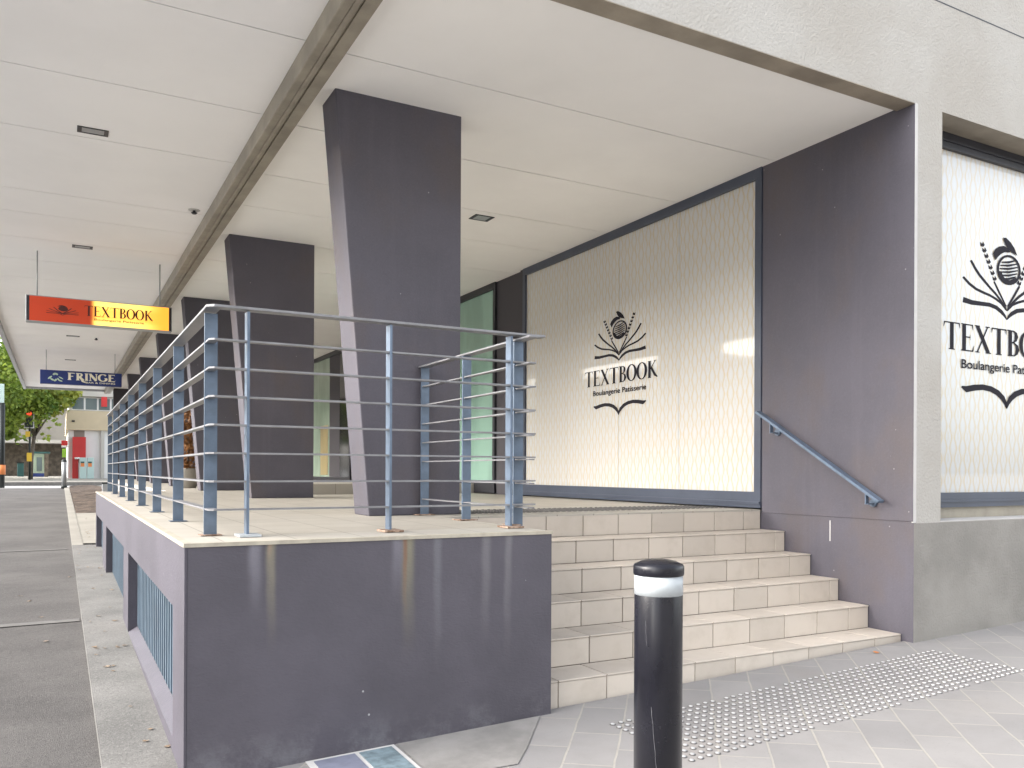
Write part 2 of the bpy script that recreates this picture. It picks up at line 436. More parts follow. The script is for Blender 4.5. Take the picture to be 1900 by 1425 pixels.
# ------------------------------------------------------------------ flat print: strokes on a plane
class Print(MB):
    def __init__(s, o, u, v, nrm, sx=1, sy=1):
        super().__init__(); s.o = Vector(o); s.u = Vector(u); s.vv = Vector(v); s.n = Vector(nrm); s.sx = sx; s.sy = sy; s.k = 0
    def P(s, x, y): return s.o+s.u*(x*s.sx)+s.vv*(y*s.sy)+s.n*(.0004+.00012*s.k)
    def poly(s, pts): s.k += 1; s.face([s.P(*p) for p in pts])
    def stroke(s, pts, hw, closed=False):
        s.k += 1; n = len(pts); hw = hw if isinstance(hw, (list, tuple)) else [hw]*n
        L = []; Rr = []
        for i in range(n):
            a = pts[(i-1) % n] if closed or i > 0 else pts[i]; b = pts[(i+1) % n] if closed or i < n-1 else pts[i]
            dx, dy = b[0]-a[0], b[1]-a[1]; l = math.hypot(dx, dy) or 1; nx, ny = -dy/l, dx/l
            L.append(s.P(pts[i][0]+nx*hw[i], pts[i][1]+ny*hw[i])); Rr.append(s.P(pts[i][0]-nx*hw[i], pts[i][1]-ny*hw[i]))
        for i in range(n if closed else n-1):
            j = (i+1) % n; s.face([Rr[i], Rr[j], L[j], L[i]])
    def letter(s, ch, x, y, h, w=1, fat=1):
        T = .062*fat; t = .02*fat; q = lambda *p: [(x+a*h*w, y+b*h) for a, b in p]
        S = lambda p, hw: s.stroke(q(*p), [k*h for k in hw] if isinstance(hw, (list, tuple)) else hw*h)
        def stem(cx, lo=0, hi=1): S([(cx, lo), (cx, hi)], T)
        def serif(cx, cy, hw=.15): S([(cx-hw, cy), (cx+hw, cy)], .016*fat)
        if ch == 'T':
            stem(.38, .01, .96); serif(.38, .016); S([(0, .975), (.76, .975)], t); S([(.02, .97), (-.01, .80)], [.022, .006]); S([(.74, .97), (.77, .80)], [.022, .006]); return .78
        if ch == 'E' or ch == 'F':
            stem(.17, .01, .99); serif(.14, .984, .12); S([(.2, .975), (.6, .975)], t); S([(.58, .97), (.61, .80)], [.022, .006]); S([(.2, .52), (.48, .52)], t); S([(.47, .62), (.47, .42)], [.006, .006])
            if ch == 'E': S([(.02, .022), (.62, .022)], t); S([(.60, .03), (.65, .22)], [.024, .006])
            else: serif(.17, .016)
            return .68
        if ch == 'X':
            S([(.12, .98), (.68, .02)], T); S([(.64, .98), (.12, .02)], t); serif(.12, .984, .12); serif(.64, .984, .11); serif(.12, .016, .11); serif(.68, .016, .13); return .82
        if ch in 'BR':
            stem(.17, .01, .99); serif(.1, .984, .1)
            S([(.17, .975), (.36, .97), (.47, .90), (.50, .77), (.46, .63), (.34, .54), (.17, .53)], [t, t, T*.7, T, T*.7, t, t])
            if ch == 'B':
                S([(.17, .53), (.38, .52), (.52, .42), (.56, .27), (.51, .12), (.38, .03), (.06, .022)], [t, t, T*.75, T*1.05, T*.75, t, t]); return .66
            serif(.17, .016); S([(.3, .53), (.5, .2), (.68, -.02)], [T, T, T*.8]); return .72
        if ch in 'OG':
            pts = []; hw = []
            rng = range(28) if ch == 'O' else range(2, 27)
            for i in rng:
                a = 2*pi*i/28+(0 if ch == 'O' else .25); pts.append((.40+.335*cos(a), .5+.49*sin(a))); hw.append((t+(T*1.05-t)*abs(cos(a))**1.5)*h)
            s.stroke(q(*pts), hw, closed=(ch == 'O'))
            if ch == 'G': stem(.68, .08, .45); serif(.66, .45, .12)
            return .82
        if ch == 'K':
            stem(.17, .01, .99); serif(.17, .984, .13); serif(.17, .016, .13); S([(.62, .97), (.2, .48)], t); S([(.30, .60), (.62, .14), (.80, .01)], [T*.8, T, T*.5]); serif(.62, .984, .1); return .80
        if ch == 'I': stem(.17, .01, .99); serif(.17, .984); serif(.17, .016); return .36
        if ch == 'N': S([(.12, .01), (.12, .97)], t*1.3); S([(.1, .97), (.62, .03)], T); S([(.64, 0), (.64, .98)], t*1.3); serif(.08, .984, .1); serif(.12, .016, .1); serif(.64, .984, .1); return .78
        return .4
    def word(s, txt, x0, x1, y, h, fat=1, gap=.03):
        tmp = Print((0, 0, 0), (1, 0, 0), (0, 1, 0), (0, 0, 1)); adv = [tmp.letter(c, 0, 0, 1) for c in txt]
        W = sum(adv)+gap*(len(txt)-1); w = (x1-x0)/(W*h); x = x0
        for c, a in zip(txt, adv):
            s.letter(c, x, y, h, w, fat); x += (a+gap)*h*w
def small_text(pr, txt, x0, x1, y, h, weight=0):
    """plain lettering set with Blender's own built-in outline font, laid as mesh on the print plane"""
    cu = bpy.data.curves.new('lettering', 'FONT'); cu.body = txt; cu.size = 1; cu.offset = weight
    ob = bpy.data.objects.new('lettering', cu); COL.objects.link(ob)
    bpy.context.view_layer.update()
    me = ob.to_mesh(); vs = [v.co.copy() for v in me.vertices]; fs = [tuple(p.vertices) for p in me.polygons]
    ob.to_mesh_clear(); bpy.data.objects.remove(ob); bpy.data.curves.remove(cu)
    if not vs: return
    mnx = min(v.x for v in vs); mxx = max(v.x for v in vs); sx = (x1-x0)/(mxx-mnx); sy = h/.73
    pr.k += 1; i = len(pr.v)
    for v in vs: pr.v.append(pr.P(x0+(v.x-mnx)*sx, y+v.y*sy))
    for f in fs: pr.f.append(tuple(i+k for k in f))

# ------------------------------------------------------------------ ground levels
def zg(x, y):
    yy = min(max(y, -40), 30)
    z = -.97+.0258*(yy-4) if yy > 3.55 else -.9816+.015*(yy-3.55)
    if y < 3.6: z += .033*min(max(x-.45, 0), 14)
    return z
def zpave(x, y): return -.965+.033*(max(min(x, 14), -2)-.7)+.015*(y-3.55)

# ground: one sheet out to the horizon
def sheet(name, xs, ys, zf, mat, clip=None):
    g = MB(); nx, ny = len(xs), len(ys)
    g.v = [Vector((x, y, zf(x, y))) for y in ys for x in xs]
    for j in range(ny-1):
        for i in range(nx-1):
            if clip and not clip((xs[i]+xs[i+1])/2, (ys[j]+ys[j+1])/2): continue
            a = j*nx+i; g.f.append((a, a+1, a+nx+1, a+nx))
    return struct(g.build(name, mat))
def lin(a, b, n): return [a+(b-a)*i/n for i in range(n+1)]
sheet('ground', [-900, -200, -60, -20, -3, .44, 5, 20, 60, 200, 900], [-900, -200, -40, -10, 3.5, 3.6, 10, 20, 30, 45, 80, 200, 900],
      lambda x, y: min(zg(x, y), -.28)-.16, M['road'])
# asphalt footpath beside the plinth, rising up the street; path edge at x = .16
sheet('footpath', [-2.9, -1.5, -.5, .165], [3.55]+lin(4, 30, 26), lambda x, y: zg(0, y), M['asphalt'])
sheet('footpath', [-2.9, -1.5, -.5, .45], [-12, -4, 0, 3.55], lambda x, y: zpave(max(x, -.2), y)-.004, M['asphalt'])
jl = MB()
for (y, a, b, w_) in ((7.35, -2.9, .15, .13), (12.4, -2.9, .1, .12), (19.5, -2.9, .1, .05)):
    jl.face([(a, y-w_-.08, zg(0, y)+.004), (b, y-w_/2, zg(0, y)+.004), (b, y+w_/2, zg(0, y)+.004), (a, y-.08, zg(0, y)+.004)])
struct(jl.build('footpath_joint', M['white_joint']))
kb = MB()
kb.prism([(-3.06, -12), (-2.9, -12), (-2.9, 30), (-3.06, 30)], lambda x, y: zg(0, y)-.2, lambda x, y: zg(0, y)+.002)
struct(kb.build('kerb', M['pale_concrete']))
# concrete ledge between path and plinth
lg = MB()
for y0, y1 in zip([3.2, 3.56]+lin(4.5, 12, 5), [3.56]+lin(4.5, 12, 5)+[12.6]):
    lg.prism([(.165, y0), (.52 if y0 > 3.5 else .43, y0), (.52 if y1 > 3.56 else .43, y1), (.165, y1)], lambda x, y: zg(0, y)-.1, lambda x, y: zg(0, y)+.03)
struct(lg.build('ledge', M['concrete']))
lg = MB(); lg.prism([(.165, 12.6), (.30, 12.6), (.30, 30), (.165, 30)], lambda x, y: zg(0, y)-.1, lambda x, y: zg(0, y)+.03)
struct(lg.build('path_edging', M['pale_concrete']))
sheet('concrete_slab', [.30, .8, 1.6], lin(12.6, 18.2, 5), lambda x, y: zg(0, y)+.05, M['pale_concrete'])
sheet('garden_bed', [.30, .6, .9, 1.3], lin(18.2, 30, 24), lambda x, y: zg(0, y)+.04+.05*random.random(), M['soil'])
# paving in front
sheet('paving', [.45, 2, 4, 6, 10, 14], [-8, -2, 0, 2, 3.0, 3.62], lambda x, y: zpave(x, y)+.004, M['paving'])
pp = MB()
def onpave(x, y, d): return (x, y, zpave(x, y)+d)
pp.face([onpave(*p, .008) for p in ((1.345, 3.10), (1.70, 3.06), (1.84, 3.22), (2.10, 3.553), (1.345, 3.553))])
struct(pp.build('concrete_patch', M['patch']))
# side street, crossing road and far pavement
sheet('side_street', [-60, -8, 0, 8, 60], [30, 33, 36, 41], lambda x, y: -.42, M['road'])
sheet('far_pavement', [-9, -2, .5, 14], [41, 46, 57.2, 90], lambda x, y: -.27, M['pale_concrete'])
fk = MB(); fk.box((-9, 40.85, -.5), (14, 41, -.262)); fk.box((-2.9, 30, -.5), (1.6, 30.15, -.30)); struct(fk.build('kerb', M['white_joint']))
sheet('main_road', [-12, -9, -6, -3.06], [-12, 0, 10, 20, 30, 90], lambda x, y: min(zg(0, y), -.28)-.13, M['road'])

# ------------------------------------------------------------------ terrace plinth
XL, XP, YP, XR = .445, 2.167, 3.56, 4.94
YS = 4.907; TR = .254; RI = .155
YE = 12.5
tp = thing('raised_terrace', 'dark plum rendered terrace plinth with pale tiled top and rust stained front', 'terrace', (XL, YP, -.95))
g = MB()
g.prism([(XL+.01, YP), (XP, YP), (XP, YS+.02), (XP-.2, YS+.02), (XP-.2, YP+.2), (XL+.01, YP+.2)], -1.15, -.012)
g.build('front_wall', M['plinth'], tp, bevel=.002)
# street wall with three barred openings
OPEN = [(3.93, 6.60), (7.10, 9.76), (10.5, 12.30)]
g = MB(); zt, zb = -.30, -.835
g.box((XL, YP+.2, zt), (XL+.15, YE, -.012)); g.box((XL, YP-.002, -1.15), (XL+.0095, YP+.2, -.0125))
yy = YP+.2
for a, b in OPEN:
    g.box((XL, yy, -1.15), (XL+.15, a, zt)); yy = b
    # splayed sill under the bars
    g.v += [Vector(p) for p in ((XL, a, -1.15), (XL, b, -1.15), (XL, b, zb-.04), (XL, a, zb-.04), (XL+.062, a, zb), (XL+.062, b, zb))]
    k = len(g.v)-6; g.f += [(k, k+3, k+2, k+1), (k+3, k+4, k+5, k+2)]
g.box((XL, yy, -1.15), (XL+.15, YE, zt))
g.box((XL+.15, YE-.15, -1.15), (5.2, YE, -.012))
g.build('street_wall', M['plinth_side'], tp)
for a, b in OPEN:
    g = MB(); n_ = int((b-a)/.105)
    for i in range(n_+1):
        y = a+.02+(b-a-.04)*i/n_
        g.box((XL+.062, y-.018, zb-.03), (XL+.098, y+.018, zt+.005))
    g.box((XL+.13, a, zb-.05), (XL+.145, b, zt+.002))
    v = g.build('vent_bars', M['bars'], tp)
g = MB()
g.prism([(XL-.002, YP-.003), (XP+.003, YP-.003), (XP+.003, YS+.0), (XR, YS), (XR, YE), (XL-.002, YE)], -.0118, 0)
g.prism([(XP-.4, YS+.03), (XR, YS+.03), (XR, YE-.15), (XP-.4, YE-.15)], -.9, -.02)
g.build('floor_tiles', M['floor'], tp)
g = MB(); g.prism([(XL-.004, YP-.005), (XP+.005, YP-.005), (XP+.005, YP+.028), (XL+.028, YP+.028), (XL+.028, YE), (XL-.004, YE)], -.014, .0022)
g.build('edge_trim', surf('pale_edge_tile', (.38, .345, .28), .6, .15, 12, .2, 100, .001), tp)
g = MB(); g.box((2.55, 10.15, -.01), (XR, 12.2, .13)); g.build('raised_step', M['floor'], tp)
st = thing('raised_floor', 'further terrace floor beyond the balustrade among the far columns', 'terrace', (2.6, 12.5, 0))
g = MB(); g.box((1.35, YE+.002, -1.1), (XR+.05, 28, -.003)); g.build('floor_slab', M['floor'], st)

# ------------------------------------------------------------------ stairs
stair = thing('staircase', 'beige tiled steps climbing between the plum plinth and the plum side wall', 'stairs', ((XP+XR)/2, 4.2, -.9))
offs = [.14, .06, .18, .05, .16, .22]
for i in range(6):
    yn = YS-i*TR; zt_ = -RI*i
    core = MB(); low = -1.1
    core.box((XP+.004, yn+.010, low), (XR-.001, yn+TR+.02 if i else yn+.03, zt_-.010)); 
    s_ = core.build('step', M['grout'], stair); s_['label'] = ['top', 'second', 'third', 'fourth', 'fifth', 'lowest'][i]+' step, counted down from the terrace'
    rt = MB(); tt = MB(); x = XP+.006-offs[i]
    while x < XR:
        a = max(x+.003, XP+.005); b = min(x+.303-.003, XR-.002)
        if b-a > .02:
            z0 = zt_-RI+.001
            j = random.uniform(-.0012, .0012)
            if i == 5:
                rt.prism([(a, yn+j), (b, yn+j), (b, yn+.0098), (a, yn+.0098)], -1.1, zt_-.0115)
            else: rt.bevbox((a, yn+j, z0), (b, yn+.0098, zt_-.0115), .0022)
            if i: tt.bevbox((a, yn-.004, zt_-.009), (b, yn+TR-.001, zt_+random.uniform(-.0006, .0006)), .002)
        x += .303
    rt.build('riser_tiles', M['tile'], s_)
    if i: tt.build('tread_tiles', M['tile'], s_)
g = MB(); g.box((XP+.004, YS-5*TR-.012, -1.0), (XP+.036, YS-5*TR-.001, -.80)); g.build('end_trim', M['render_edge'], stair)

# ------------------------------------------------------------------ building
ZC = 2.745
bd = thing('building', 'grey rendered corner building with plum recessed entrance and patterned shop windows', 'building', (8, 10, -.9))
YF = 3.55; FT = .14
g = MB()   # street facing render: pillar, panel above, dado below the window
HX0, HX1 = 5.225, 10.9
ZS = -.03; ZH = 2.742
g.box((1.30, YF, 2.735), (12, YF+FT, 12))
g.box((XR+.03, YF, -1.2), (HX0, YF+.30, 2.7348))
g.box((HX0, YF+.002, -1.2), (HX1, YF+.30, ZS))
g.box((HX1, YF, -1.2), (12, YF+.30, 2.7348))
g.build('facade_wall', M['render'], bd)
g = MB(); g.box((XR+.0297, YF-.0009, -1.2), (12.0, YF, -.034)); g.build('dado', M['dado'], bd)
g = MB(); g.box((1.3, YF-.0015, 3.464), (12, YF, 3.472)); g.build('panel_joint', M['frame_dark'], bd)
g = MB(); g.box((XR+.0015, YF-.001, -.03), (XR+.0295, YF+.012, 2.7345)); g.build('corner_strip', M['render_edge'], bd)
g = MB(); g.box((XR+.0065, YF-.0008, -1.2), (XR+.0295, YF+.0012, -.031)); g.build('corner_base', M['dado'], bd)
g = MB(); g.box((HX0, YF+.001, ZS), (HX1, YF+.30, ZS+.004)); g.build('window_sill', M['render_edge'], bd)
g = MB(); g.box((HX0, YF+FT+.001, ZH), (HX1, YF+.5, ZH+.05)); g.box((HX0, YF+.0008, 2.7342), (HX1, YF+FT, 2.7349)); g.build('window_head', M['olive2'], bd)
# side wall in plum paint with a proud upper panel
g = MB()
g.box((XR, YF+.142, -.022), (XR+.3, YS-.012, ZC)); g.box((XR, YF-.0005, -.022), (XR+.0013, YF+.1418, 2.7295)); g.box((XR+.0014, YF+.0125, -.022), (XR+.0298, YF+.1418, 2.7295))
g.build('side_wall', M['plum'], bd, bevel=.003)
g = MB(); g.box((XR+.006, YF-.0006, -1.2), (XR+.0298, YS+.1, -.024)); g.box((XR+.03, YF+.31, -1.2), (XR+.3, YS+.1, -.024)); g.build('side_wall_base', M['plum'], bd)
g = MB(); g.box((XR+.002, 4.22, -.20), (XR+.0058, 4.228, -.05)); g.build('paint_drip', M['render_edge'], bd)
# window wall
def paper_window(xp, y0, y1, joints, name='shop_window'):
    f = MB()
    fz0, fz1, pz0, pz1 = .012, ZC-.001, .14, 2.66
    x0, x1 = xp-.012, xp+.08
    f.box((x0, y0, fz0), (x1, y1, pz0)); f.box((x0, y0, pz1), (x1, y1, fz1))
    f.box((x0, y0, pz0), (x1, y0+.07, pz1)); f.box((x0, y1-.06, pz0), (x1, y1, pz1))
    f.box((x0-.014, y0+.002, fz0+.03), (x0-.0001, y1, .062))
    w_ = f.build(name, M['frame'], bd)
    js = [y0+.07]+joints+[y1-.06]
    for a, b in zip(js[:-1], js[1:]):
        q = MB(); q.box((xp+.012, a+.002, pz0+.001), (xp+.02, b-.002, pz1-.001)); q.build('film_panel', M['paper_y'], w_)
    q = MB(); q.box((xp+.021, y0+.07, pz0), (xp+.026, y1-.06, pz1)); q.build('backing', M['frame_dark'], w_)
    return w_
win1 = paper_window(XR, YS-.009, 8.80, [5.93, 6.85, 7.82]); win1['label'] = 'long window wall covered in patterned film with a dark emblem'

def emblem(pr):
    """book pages, wheat ears and a cocoa pod; units: H/x as measured, axis at x=0"""
    for sgn in (-1, 1):
        X = lambda pts: [((560-a)*-1*sgn*-1 if False else sgn*(560-a), b) for a, b in pts]
        pr.stroke(X([(235, 1194), (300, 1184), (370, 1186), (430, 1188), (480, 1176), (520, 1150), (545, 1125), (560, 1100)]), [20, 17, 15, 15, 15, 14, 10, 3])
        pr.stroke(X([(235, 1352), (280, 1312), (330, 1283), (380, 1268), (430, 1256), (475, 1238), (520, 1212), (560, 1165)]), [9, 10, 10, 10, 9, 9, 9, 6])
        pr.stroke(X([(290, 1478), (320, 1430), (350, 1390), (390, 1350), (430, 1312), (470, 1278), (510, 1236), (555, 1180)]), [9, 10, 10, 10, 9, 9, 8, 6])
        pr.stroke(X([(462, 1360), (500, 1290), (555, 1195)]), [7, 8, 6])
        # wheat ear
        for k in range(7):
            f = k/6; cx = 468-(468-375)*f; cz = 1375+(1600-1375)*f
            dx, dz = -.38, .92
            for sd in (-1, 1):
                ox, oz = dz*sd*15, -dx*sd*15
                p = [(cx+ox*.2-dx*2, cz+oz*.2-dz*12), (cx+ox*1.1, cz+oz), (cx+dx*26+ox*.75, cz+dz*26+oz*.75), (cx+dx*4-ox*.1, cz+dz*8)]
                pr.poly(X(p))
        # lower open-book mark
        pr.stroke(X([(226, 588), (260, 572), (320, 588), (380, 596), (440, 588), (490, 566), (530, 530), (552, 492), (560, 455)]), [6, 22, 21, 20, 20, 20, 18, 12, 2])
    # pod, tilted
    def el(cx, cy, rx, ry, a, t0=0, t1=2*pi, n=26):
        return [(cx+rx*cos(t)*cos(a)-ry*sin(t)*sin(a), cy+rx*cos(t)*sin(a)+ry*sin(t)*cos(a)) for t in [t0+(t1-t0)*k/n for k in range(n+1)]]
    cx, cy, a = 12, 1462, -.18
    pr.stroke(el(cx, cy, 84, 102, a)[:-1], 8, closed=True)
    for q in (-62, -38, -14, 10, 34, 58):
        hwid = 76*math.sqrt(max(0, 1-(q/98)**2)); 
        pr.stroke([(cx-hwid*.92, cy+q-12), (cx, cy+q-2), (cx+hwid*.92, cy+q+22)], [4, 8, 4])
    pr.stroke(el(cx, cy, 72, 90, a, pi*1.12, pi*1.86, 14), [4]+[15]*13+[4])
    pr.poly([(-112, 1556), (-96, 1588), (-66, 1616), (-30, 1628), (0, 1618), (22, 1590), (-20, 1586), (-50, 1566), (-74, 1540), (-92, 1512)])
    pr.poly([(-36, 1686), (-12, 1690), (24, 1664), (52, 1630), (76, 1578), (40, 1592), (8, 1606), (-16, 1640)])
def logo(o, u, nrm, s, parent, textw):
    sx = .00134*s; sy = .00085*s
    pr = Print(o, u, (0, 0, 1), nrm, sx, sy); emblem(pr); e = pr.build('emblem', M['ink'], parent)
    pr = Print(Vector(o)+Vector(nrm)*.001, u, (0, 0, 1), nrm, sx, sy)
    hgt = 190
    # word() works in square units: use matching width
    pr.word('TEXTBOOK', -458, 462, 838, hgt, fat=1.12)
    small_text(pr, 'Boulangerie Patisserie', -338, 335, 718, 64, .012)
    pr.build('lettering', M['ink'], parent)
logo((XR+.012, 6.85, .879-468*.00085), (0, -1, 0), (-1, 0, 0), 1.0, win1, 1)

# dark infill and teal glazing further along
g = MB(); g.box((XR+.03, 8.80, 0), (XR+.12, 9.55, ZC)); g.box((XR, 8.80, 0), (XR+.1, 8.88, ZC-.001)); g.build('dark_infill_panel', M['plum_dark'], bd)
def glazed(y0, y1, mats, zt_=2.66, zb_=.16):
    f = MB(); x0, x1 = XR+.0, XR+.08
    f.box((x0, y0, .012), (x1, y1, zb_)); f.box((x0, y0, zt_), (x1, y1, ZC-.001)); f.box((x0, y0, zb_), (x1, y0+.06, zt_)); f.box((x0, y1-.06, zb_), (x1, y1, zt_))
    w_ = f.build('glazed_window', M['frame_dark'], bd); n_ = len(mats); L = (y1-y0-.12)/n_
    for i, mm in enumerate(mats):
        q = MB(); q.box((XR+.03, y0+.06+L*i+.003, zb_+.001), (XR+.04, y0+.06+L*(i+1)-.003, zt_-.001)); q.build('glass_pane', mm, w_)
    return w_
glazed(9.552, 12.2, [M['teal'], M['teal']])
g = MB(); g.box((XR+.02, 12.202, 0), (XR+.14, 15.6, ZC)); g.build('dark_infill_panel', M['plum_dark'], bd)
wf = glazed(15.62, 18.6, [M['dark_glass'], M['plum_dark'], M['tealpale'], M['tealpale']])
q = MB(); q.box((XR+.02, 17.2, .2), (XR+.029, 17.75, 1.25)); q.build('ochre_poster', M['ochre'], wf)
g = MB(); g.box((XR+.02, 18.602, 0), (XR+.14, 28, ZC)); g.build('dark_infill_panel', M['plum_dark'], bd)
# front window with film
YG = YF+.235
f = MB()
f.box((HX0, YG-.03, .052), (HX1, YG+.05, .157)); f.box((HX0, YG-.04, .09), (HX1, YG-.0301, .107)); 
f.box((HX0, YG-.03, .157), (HX0+.012, YG+.05, 2.63)); f.box((HX1-.06, YG-.03, .157), (HX1, YG+.05, 2.63))
win2 = f.build('shop_window', M['frame'], bd); win2['label'] = 'front window covered in patterned film with a large dark emblem'
q = MB(); q.box((HX0, YG-.03, 2.63), (HX1, YG+.05, ZH-.001)); q.box((HX0, YG-.04, 2.675), (HX1, YG-.0301, 2.69)); q.build('head_frame', M['frame_dark'], win2)
js = [HX0+.012, 7.9, HX1-.06]
for a, b in zip(js[:-1], js[1:]):
    q = MB(); q.box((a+.001, YG, .158), (b-.001, YG+.01, 2.629)); q.build('film_panel', M['paper_x'], win2)
q = MB(); q.box((HX0, YG, ZS+.0045), (HX1, YG+.05, .0515)); q.box((HX0, YG+.06, ZS), (HX1, YG+.07, 2.7)); q.build('backing', M['olive'], win2)
logo((6.36, YG, .805-468*.00105), (1, 0, 0), (0, -1, 0), 1.24, win2, 1)

# soffit: boards with narrow open seams
def boards(x0, x1, ys, z, th=.03, gap=.006):
    g = MB()
    for a, b in zip(ys[:-1], ys[1:]):
        g.box((x0, a+gap/2, z), (x1, b-gap/2, z+th))
    return g
def backing(x0, x1, ys, z, th, parent):
    g = MB(); g.box((x0, ys[0], z+th+.004), (x1, ys[-1], z+th+.02)); g.build('backing_board', M['frame_dark'], parent)
ys = [YF+FT+.001, 4.763, 5.93, 7.03, 7.95, 9.05, 10.2, 11.35, 12.5, 13.65, 14.8, 15.95, 17.1, 18.3, 19.5, 20.7, 22, 23.3, 24.6, 26, 28]
boards(1.43, XR+.2, ys, ZC, th=.008, gap=.011).build('soffit', M['ceil'], bd); backing(1.43, XR+.2, ys, ZC, .008, bd)
g = MB(); g.box((1.43, YF+.0005, 2.7300), (XR, YF+.085, 2.7348)); g.box((1.43, YF+.088, 2.7325), (XR, YF+FT, 2.7348)); g.build('soffit_trim', M['olive2'], bd)
g = MB(); g.box((1.43, YF+FT+.01, 2.80), (12, 28, 12)); g.box((XR+.31, YF+.31, -1.2), (12, 28, 2.79)); g.build('sky_blocking_mass', M['stone'], bd)  # unseen upper and inner bulk, added to block the sky over the soffit
g = MB(); g.box((1.45, 27.8, -.5), (XR+.02, 28, ZC)); g.build('end_wall', M['plum_dark'], bd)
# ------------------------------------------------------------------ awning over the footpath
aw = thing('street_awning', 'long pale lined awning over the footpath with olive metal edge beam', 'awning', (.2, 16, 2.78))
ya = [YF, 4.80, 5.94, 7.0, 8.57, 9.33, 10.34, 11.4, 12.5, 13.6, 14.7, 15.8, 16.9, 18, 19.2, 20.4, 21.6, 22.8, 24, 25.2, 26.4, 27.6, 29.0]
boards(-.86, 1.245, ya, 2.78, .006, .010).build('lining', M['ceil2'], aw); backing(-.86, 1.245, ya, 2.78, .006, aw)
g = MB(); g.box((-.93, YF, 2.70), (-.861, 29.0, 2.98)); g.box((-.861, 28.93, 2.72), (1.25, 29.0, 2.98)); g.box((-.93, YF-.05, 2.72), (1.3, YF, 2.98)); g.box((-.86, YF, 2.90), (1.3, 29, 2.95)); g.build('fascia', M['grey_metal'], aw)
g = MB(); g.box((1.3005, YF-.004, 2.656), (1.335, YF+.3, 2.80)); g.box((1.2455, YF+.001, 2.655), (1.3002, 29, 2.90)); g.box((1.3003, YF+.301, 2.655), (1.335, 29, 2.90)); g.build('edge_beam', M['olive'], aw, bevel=.008)
g = MB(); g.box((1.3352, YF-.003, 2.675), (1.352, 29, 2.80)); g.box((1.3525, YF-.004, 2.668), (1.4295, 29, 2.80)); g.build('inner_beam', M['olive'], aw, bevel=.006)

# ------------------------------------------------------------------ columns (left edge raked inwards)
def col_mesh():
    g = MB(); t = .30; z0, z1 = 0, ZC+.01; xt, xb, xr = 1.545, 1.782, 2.437
    P = [(xb, 0, z0), (xr, 0, z0), (xr, t, z0), (xb, t, z0), (xt, 0, z1), (xr, 0, z1), (xr, t, z1), (xt, t, z1)]
    g.v = [Vector((x-2.0, y, z)) for x, y, z in P]
    g.f = [(3, 2, 1, 0), (4, 5, 6, 7), (0, 1, 5, 4), (1, 2, 6, 5), (2, 3, 7, 6), (3, 0, 4, 7)]
    return g
cm = col_mesh().build('column', M['plum'], bevel=.008)
cl = ['nearest plum column with raked left edge behind the corner balustrade', 'second plum column with raked left edge, seen behind the corner post',
      'third plum column along the terrace, just left of the corner post', 'fourth plum column along the terrace', 'fifth plum column along the terrace', 'farthest plum column along the terrace']
for k, y in enumerate((5.225, 8.985, 12.56, 16.15, 19.8, 23.4)):
    o = cm if k == 0 else cm.copy()
    if k: COL.objects.link(o)
    o.location = (2.0, y, 0); tag(o, cl[k], 'column', 'raked columns along the terrace')

# ------------------------------------------------------------------ balustrades
HR = 1.02; RZ = [.122+.1255*k for k in range(7)]
def post(g, x, y, wx, wy, h=HR-.012, z0=.006): g.box((x-wx/2, y-wy/2, z0), (x+wx/2, y+wy/2, h))
bal = thing('balustrade', 'blue grey steel balustrade of flat posts and horizontal rails around the terrace edge', 'railing', (.6, 3.85, 0))
XB, YB = .60, 3.86
ypos = [3.975, 5.13, 6.30, 7.48, 8.68, 9.90, 11.13, 12.36]
for i, y in enumerate(ypos):
    g = MB(); post(g, XB+.006, y, .056, .012); g.build('post', M['rail'], bal)
    g = MB(); g.box((XB-.04, y-.045, .0025), (XB+.052, y+.045, .0058)); g.build('base_plate', M['rust'] if i == 0 else M['rail'], bal)
for x in (.745, 1.418, 2.085):
    g = MB(); post(g, x, YB+.004, .012, .056); g.build('post', M['rail'], bal)
    g = MB(); g.box((x-.045, YB-.075, .0025), (x+.05, YB+.045, .012)); g.build('base_plate', M['rust'] if x > 1 else M['reflect'], bal)
def lrail(z, w, t, y_end, x_end, c):
    """flat bar running along the street edge, mitred, then along the front edge"""
    h = w/2; g = MB(); ci = c
    outer = [(XB-h, y_end), (XB-h, YB-h+ci), (XB-h+ci, YB-h), (x_end, YB-h)]
    inner = [(x_end, YB+h), (XB+h, YB+h), (XB+h, y_end)]
    poly = outer+inner
    g.prism(poly, z-t/2, z+t/2); return g
lrail(HR, .065, .012, 12.45, 2.285, .03).build('handrail', M['railbar'], bal, bevel=.002)
for z in RZ: lrail(z, .040, .008, 12.42, 2.235, .02).build('rail', M['railbar'], bal)
b2 = thing('balustrade', 'short blue grey balustrade running back beside the top of the steps', 'railing', (2.15, 4.5, 0))
XB2 = 2.155
for y in (3.90, 4.54, 5.19):
    g = MB(); post(g, XB2+.004, y, .056, .012, HR-.03); g.build('post', M['rail'], b2)
    g = MB(); g.box((XB2-.06, y-.05, .0125 if y < 4 else .0025), (XB2+.06 if y > 4 else XB2+.0, y+.06, .017 if y < 4 else .008)); g.build('base_plate', M['rust'], b2)
g = MB(); g.box((XB2-.03, 3.72, HR-.030), (XB2+.03, 5.24, HR-.019)); g.build('handrail', M['railbar'], b2, bevel=.002)
for z in RZ:
    g = MB(); g.box((XB2-.018, 3.745, z-.016), (XB2+.018, 5.21, z-.009)); g.build('rail', M['railbar'], b2)

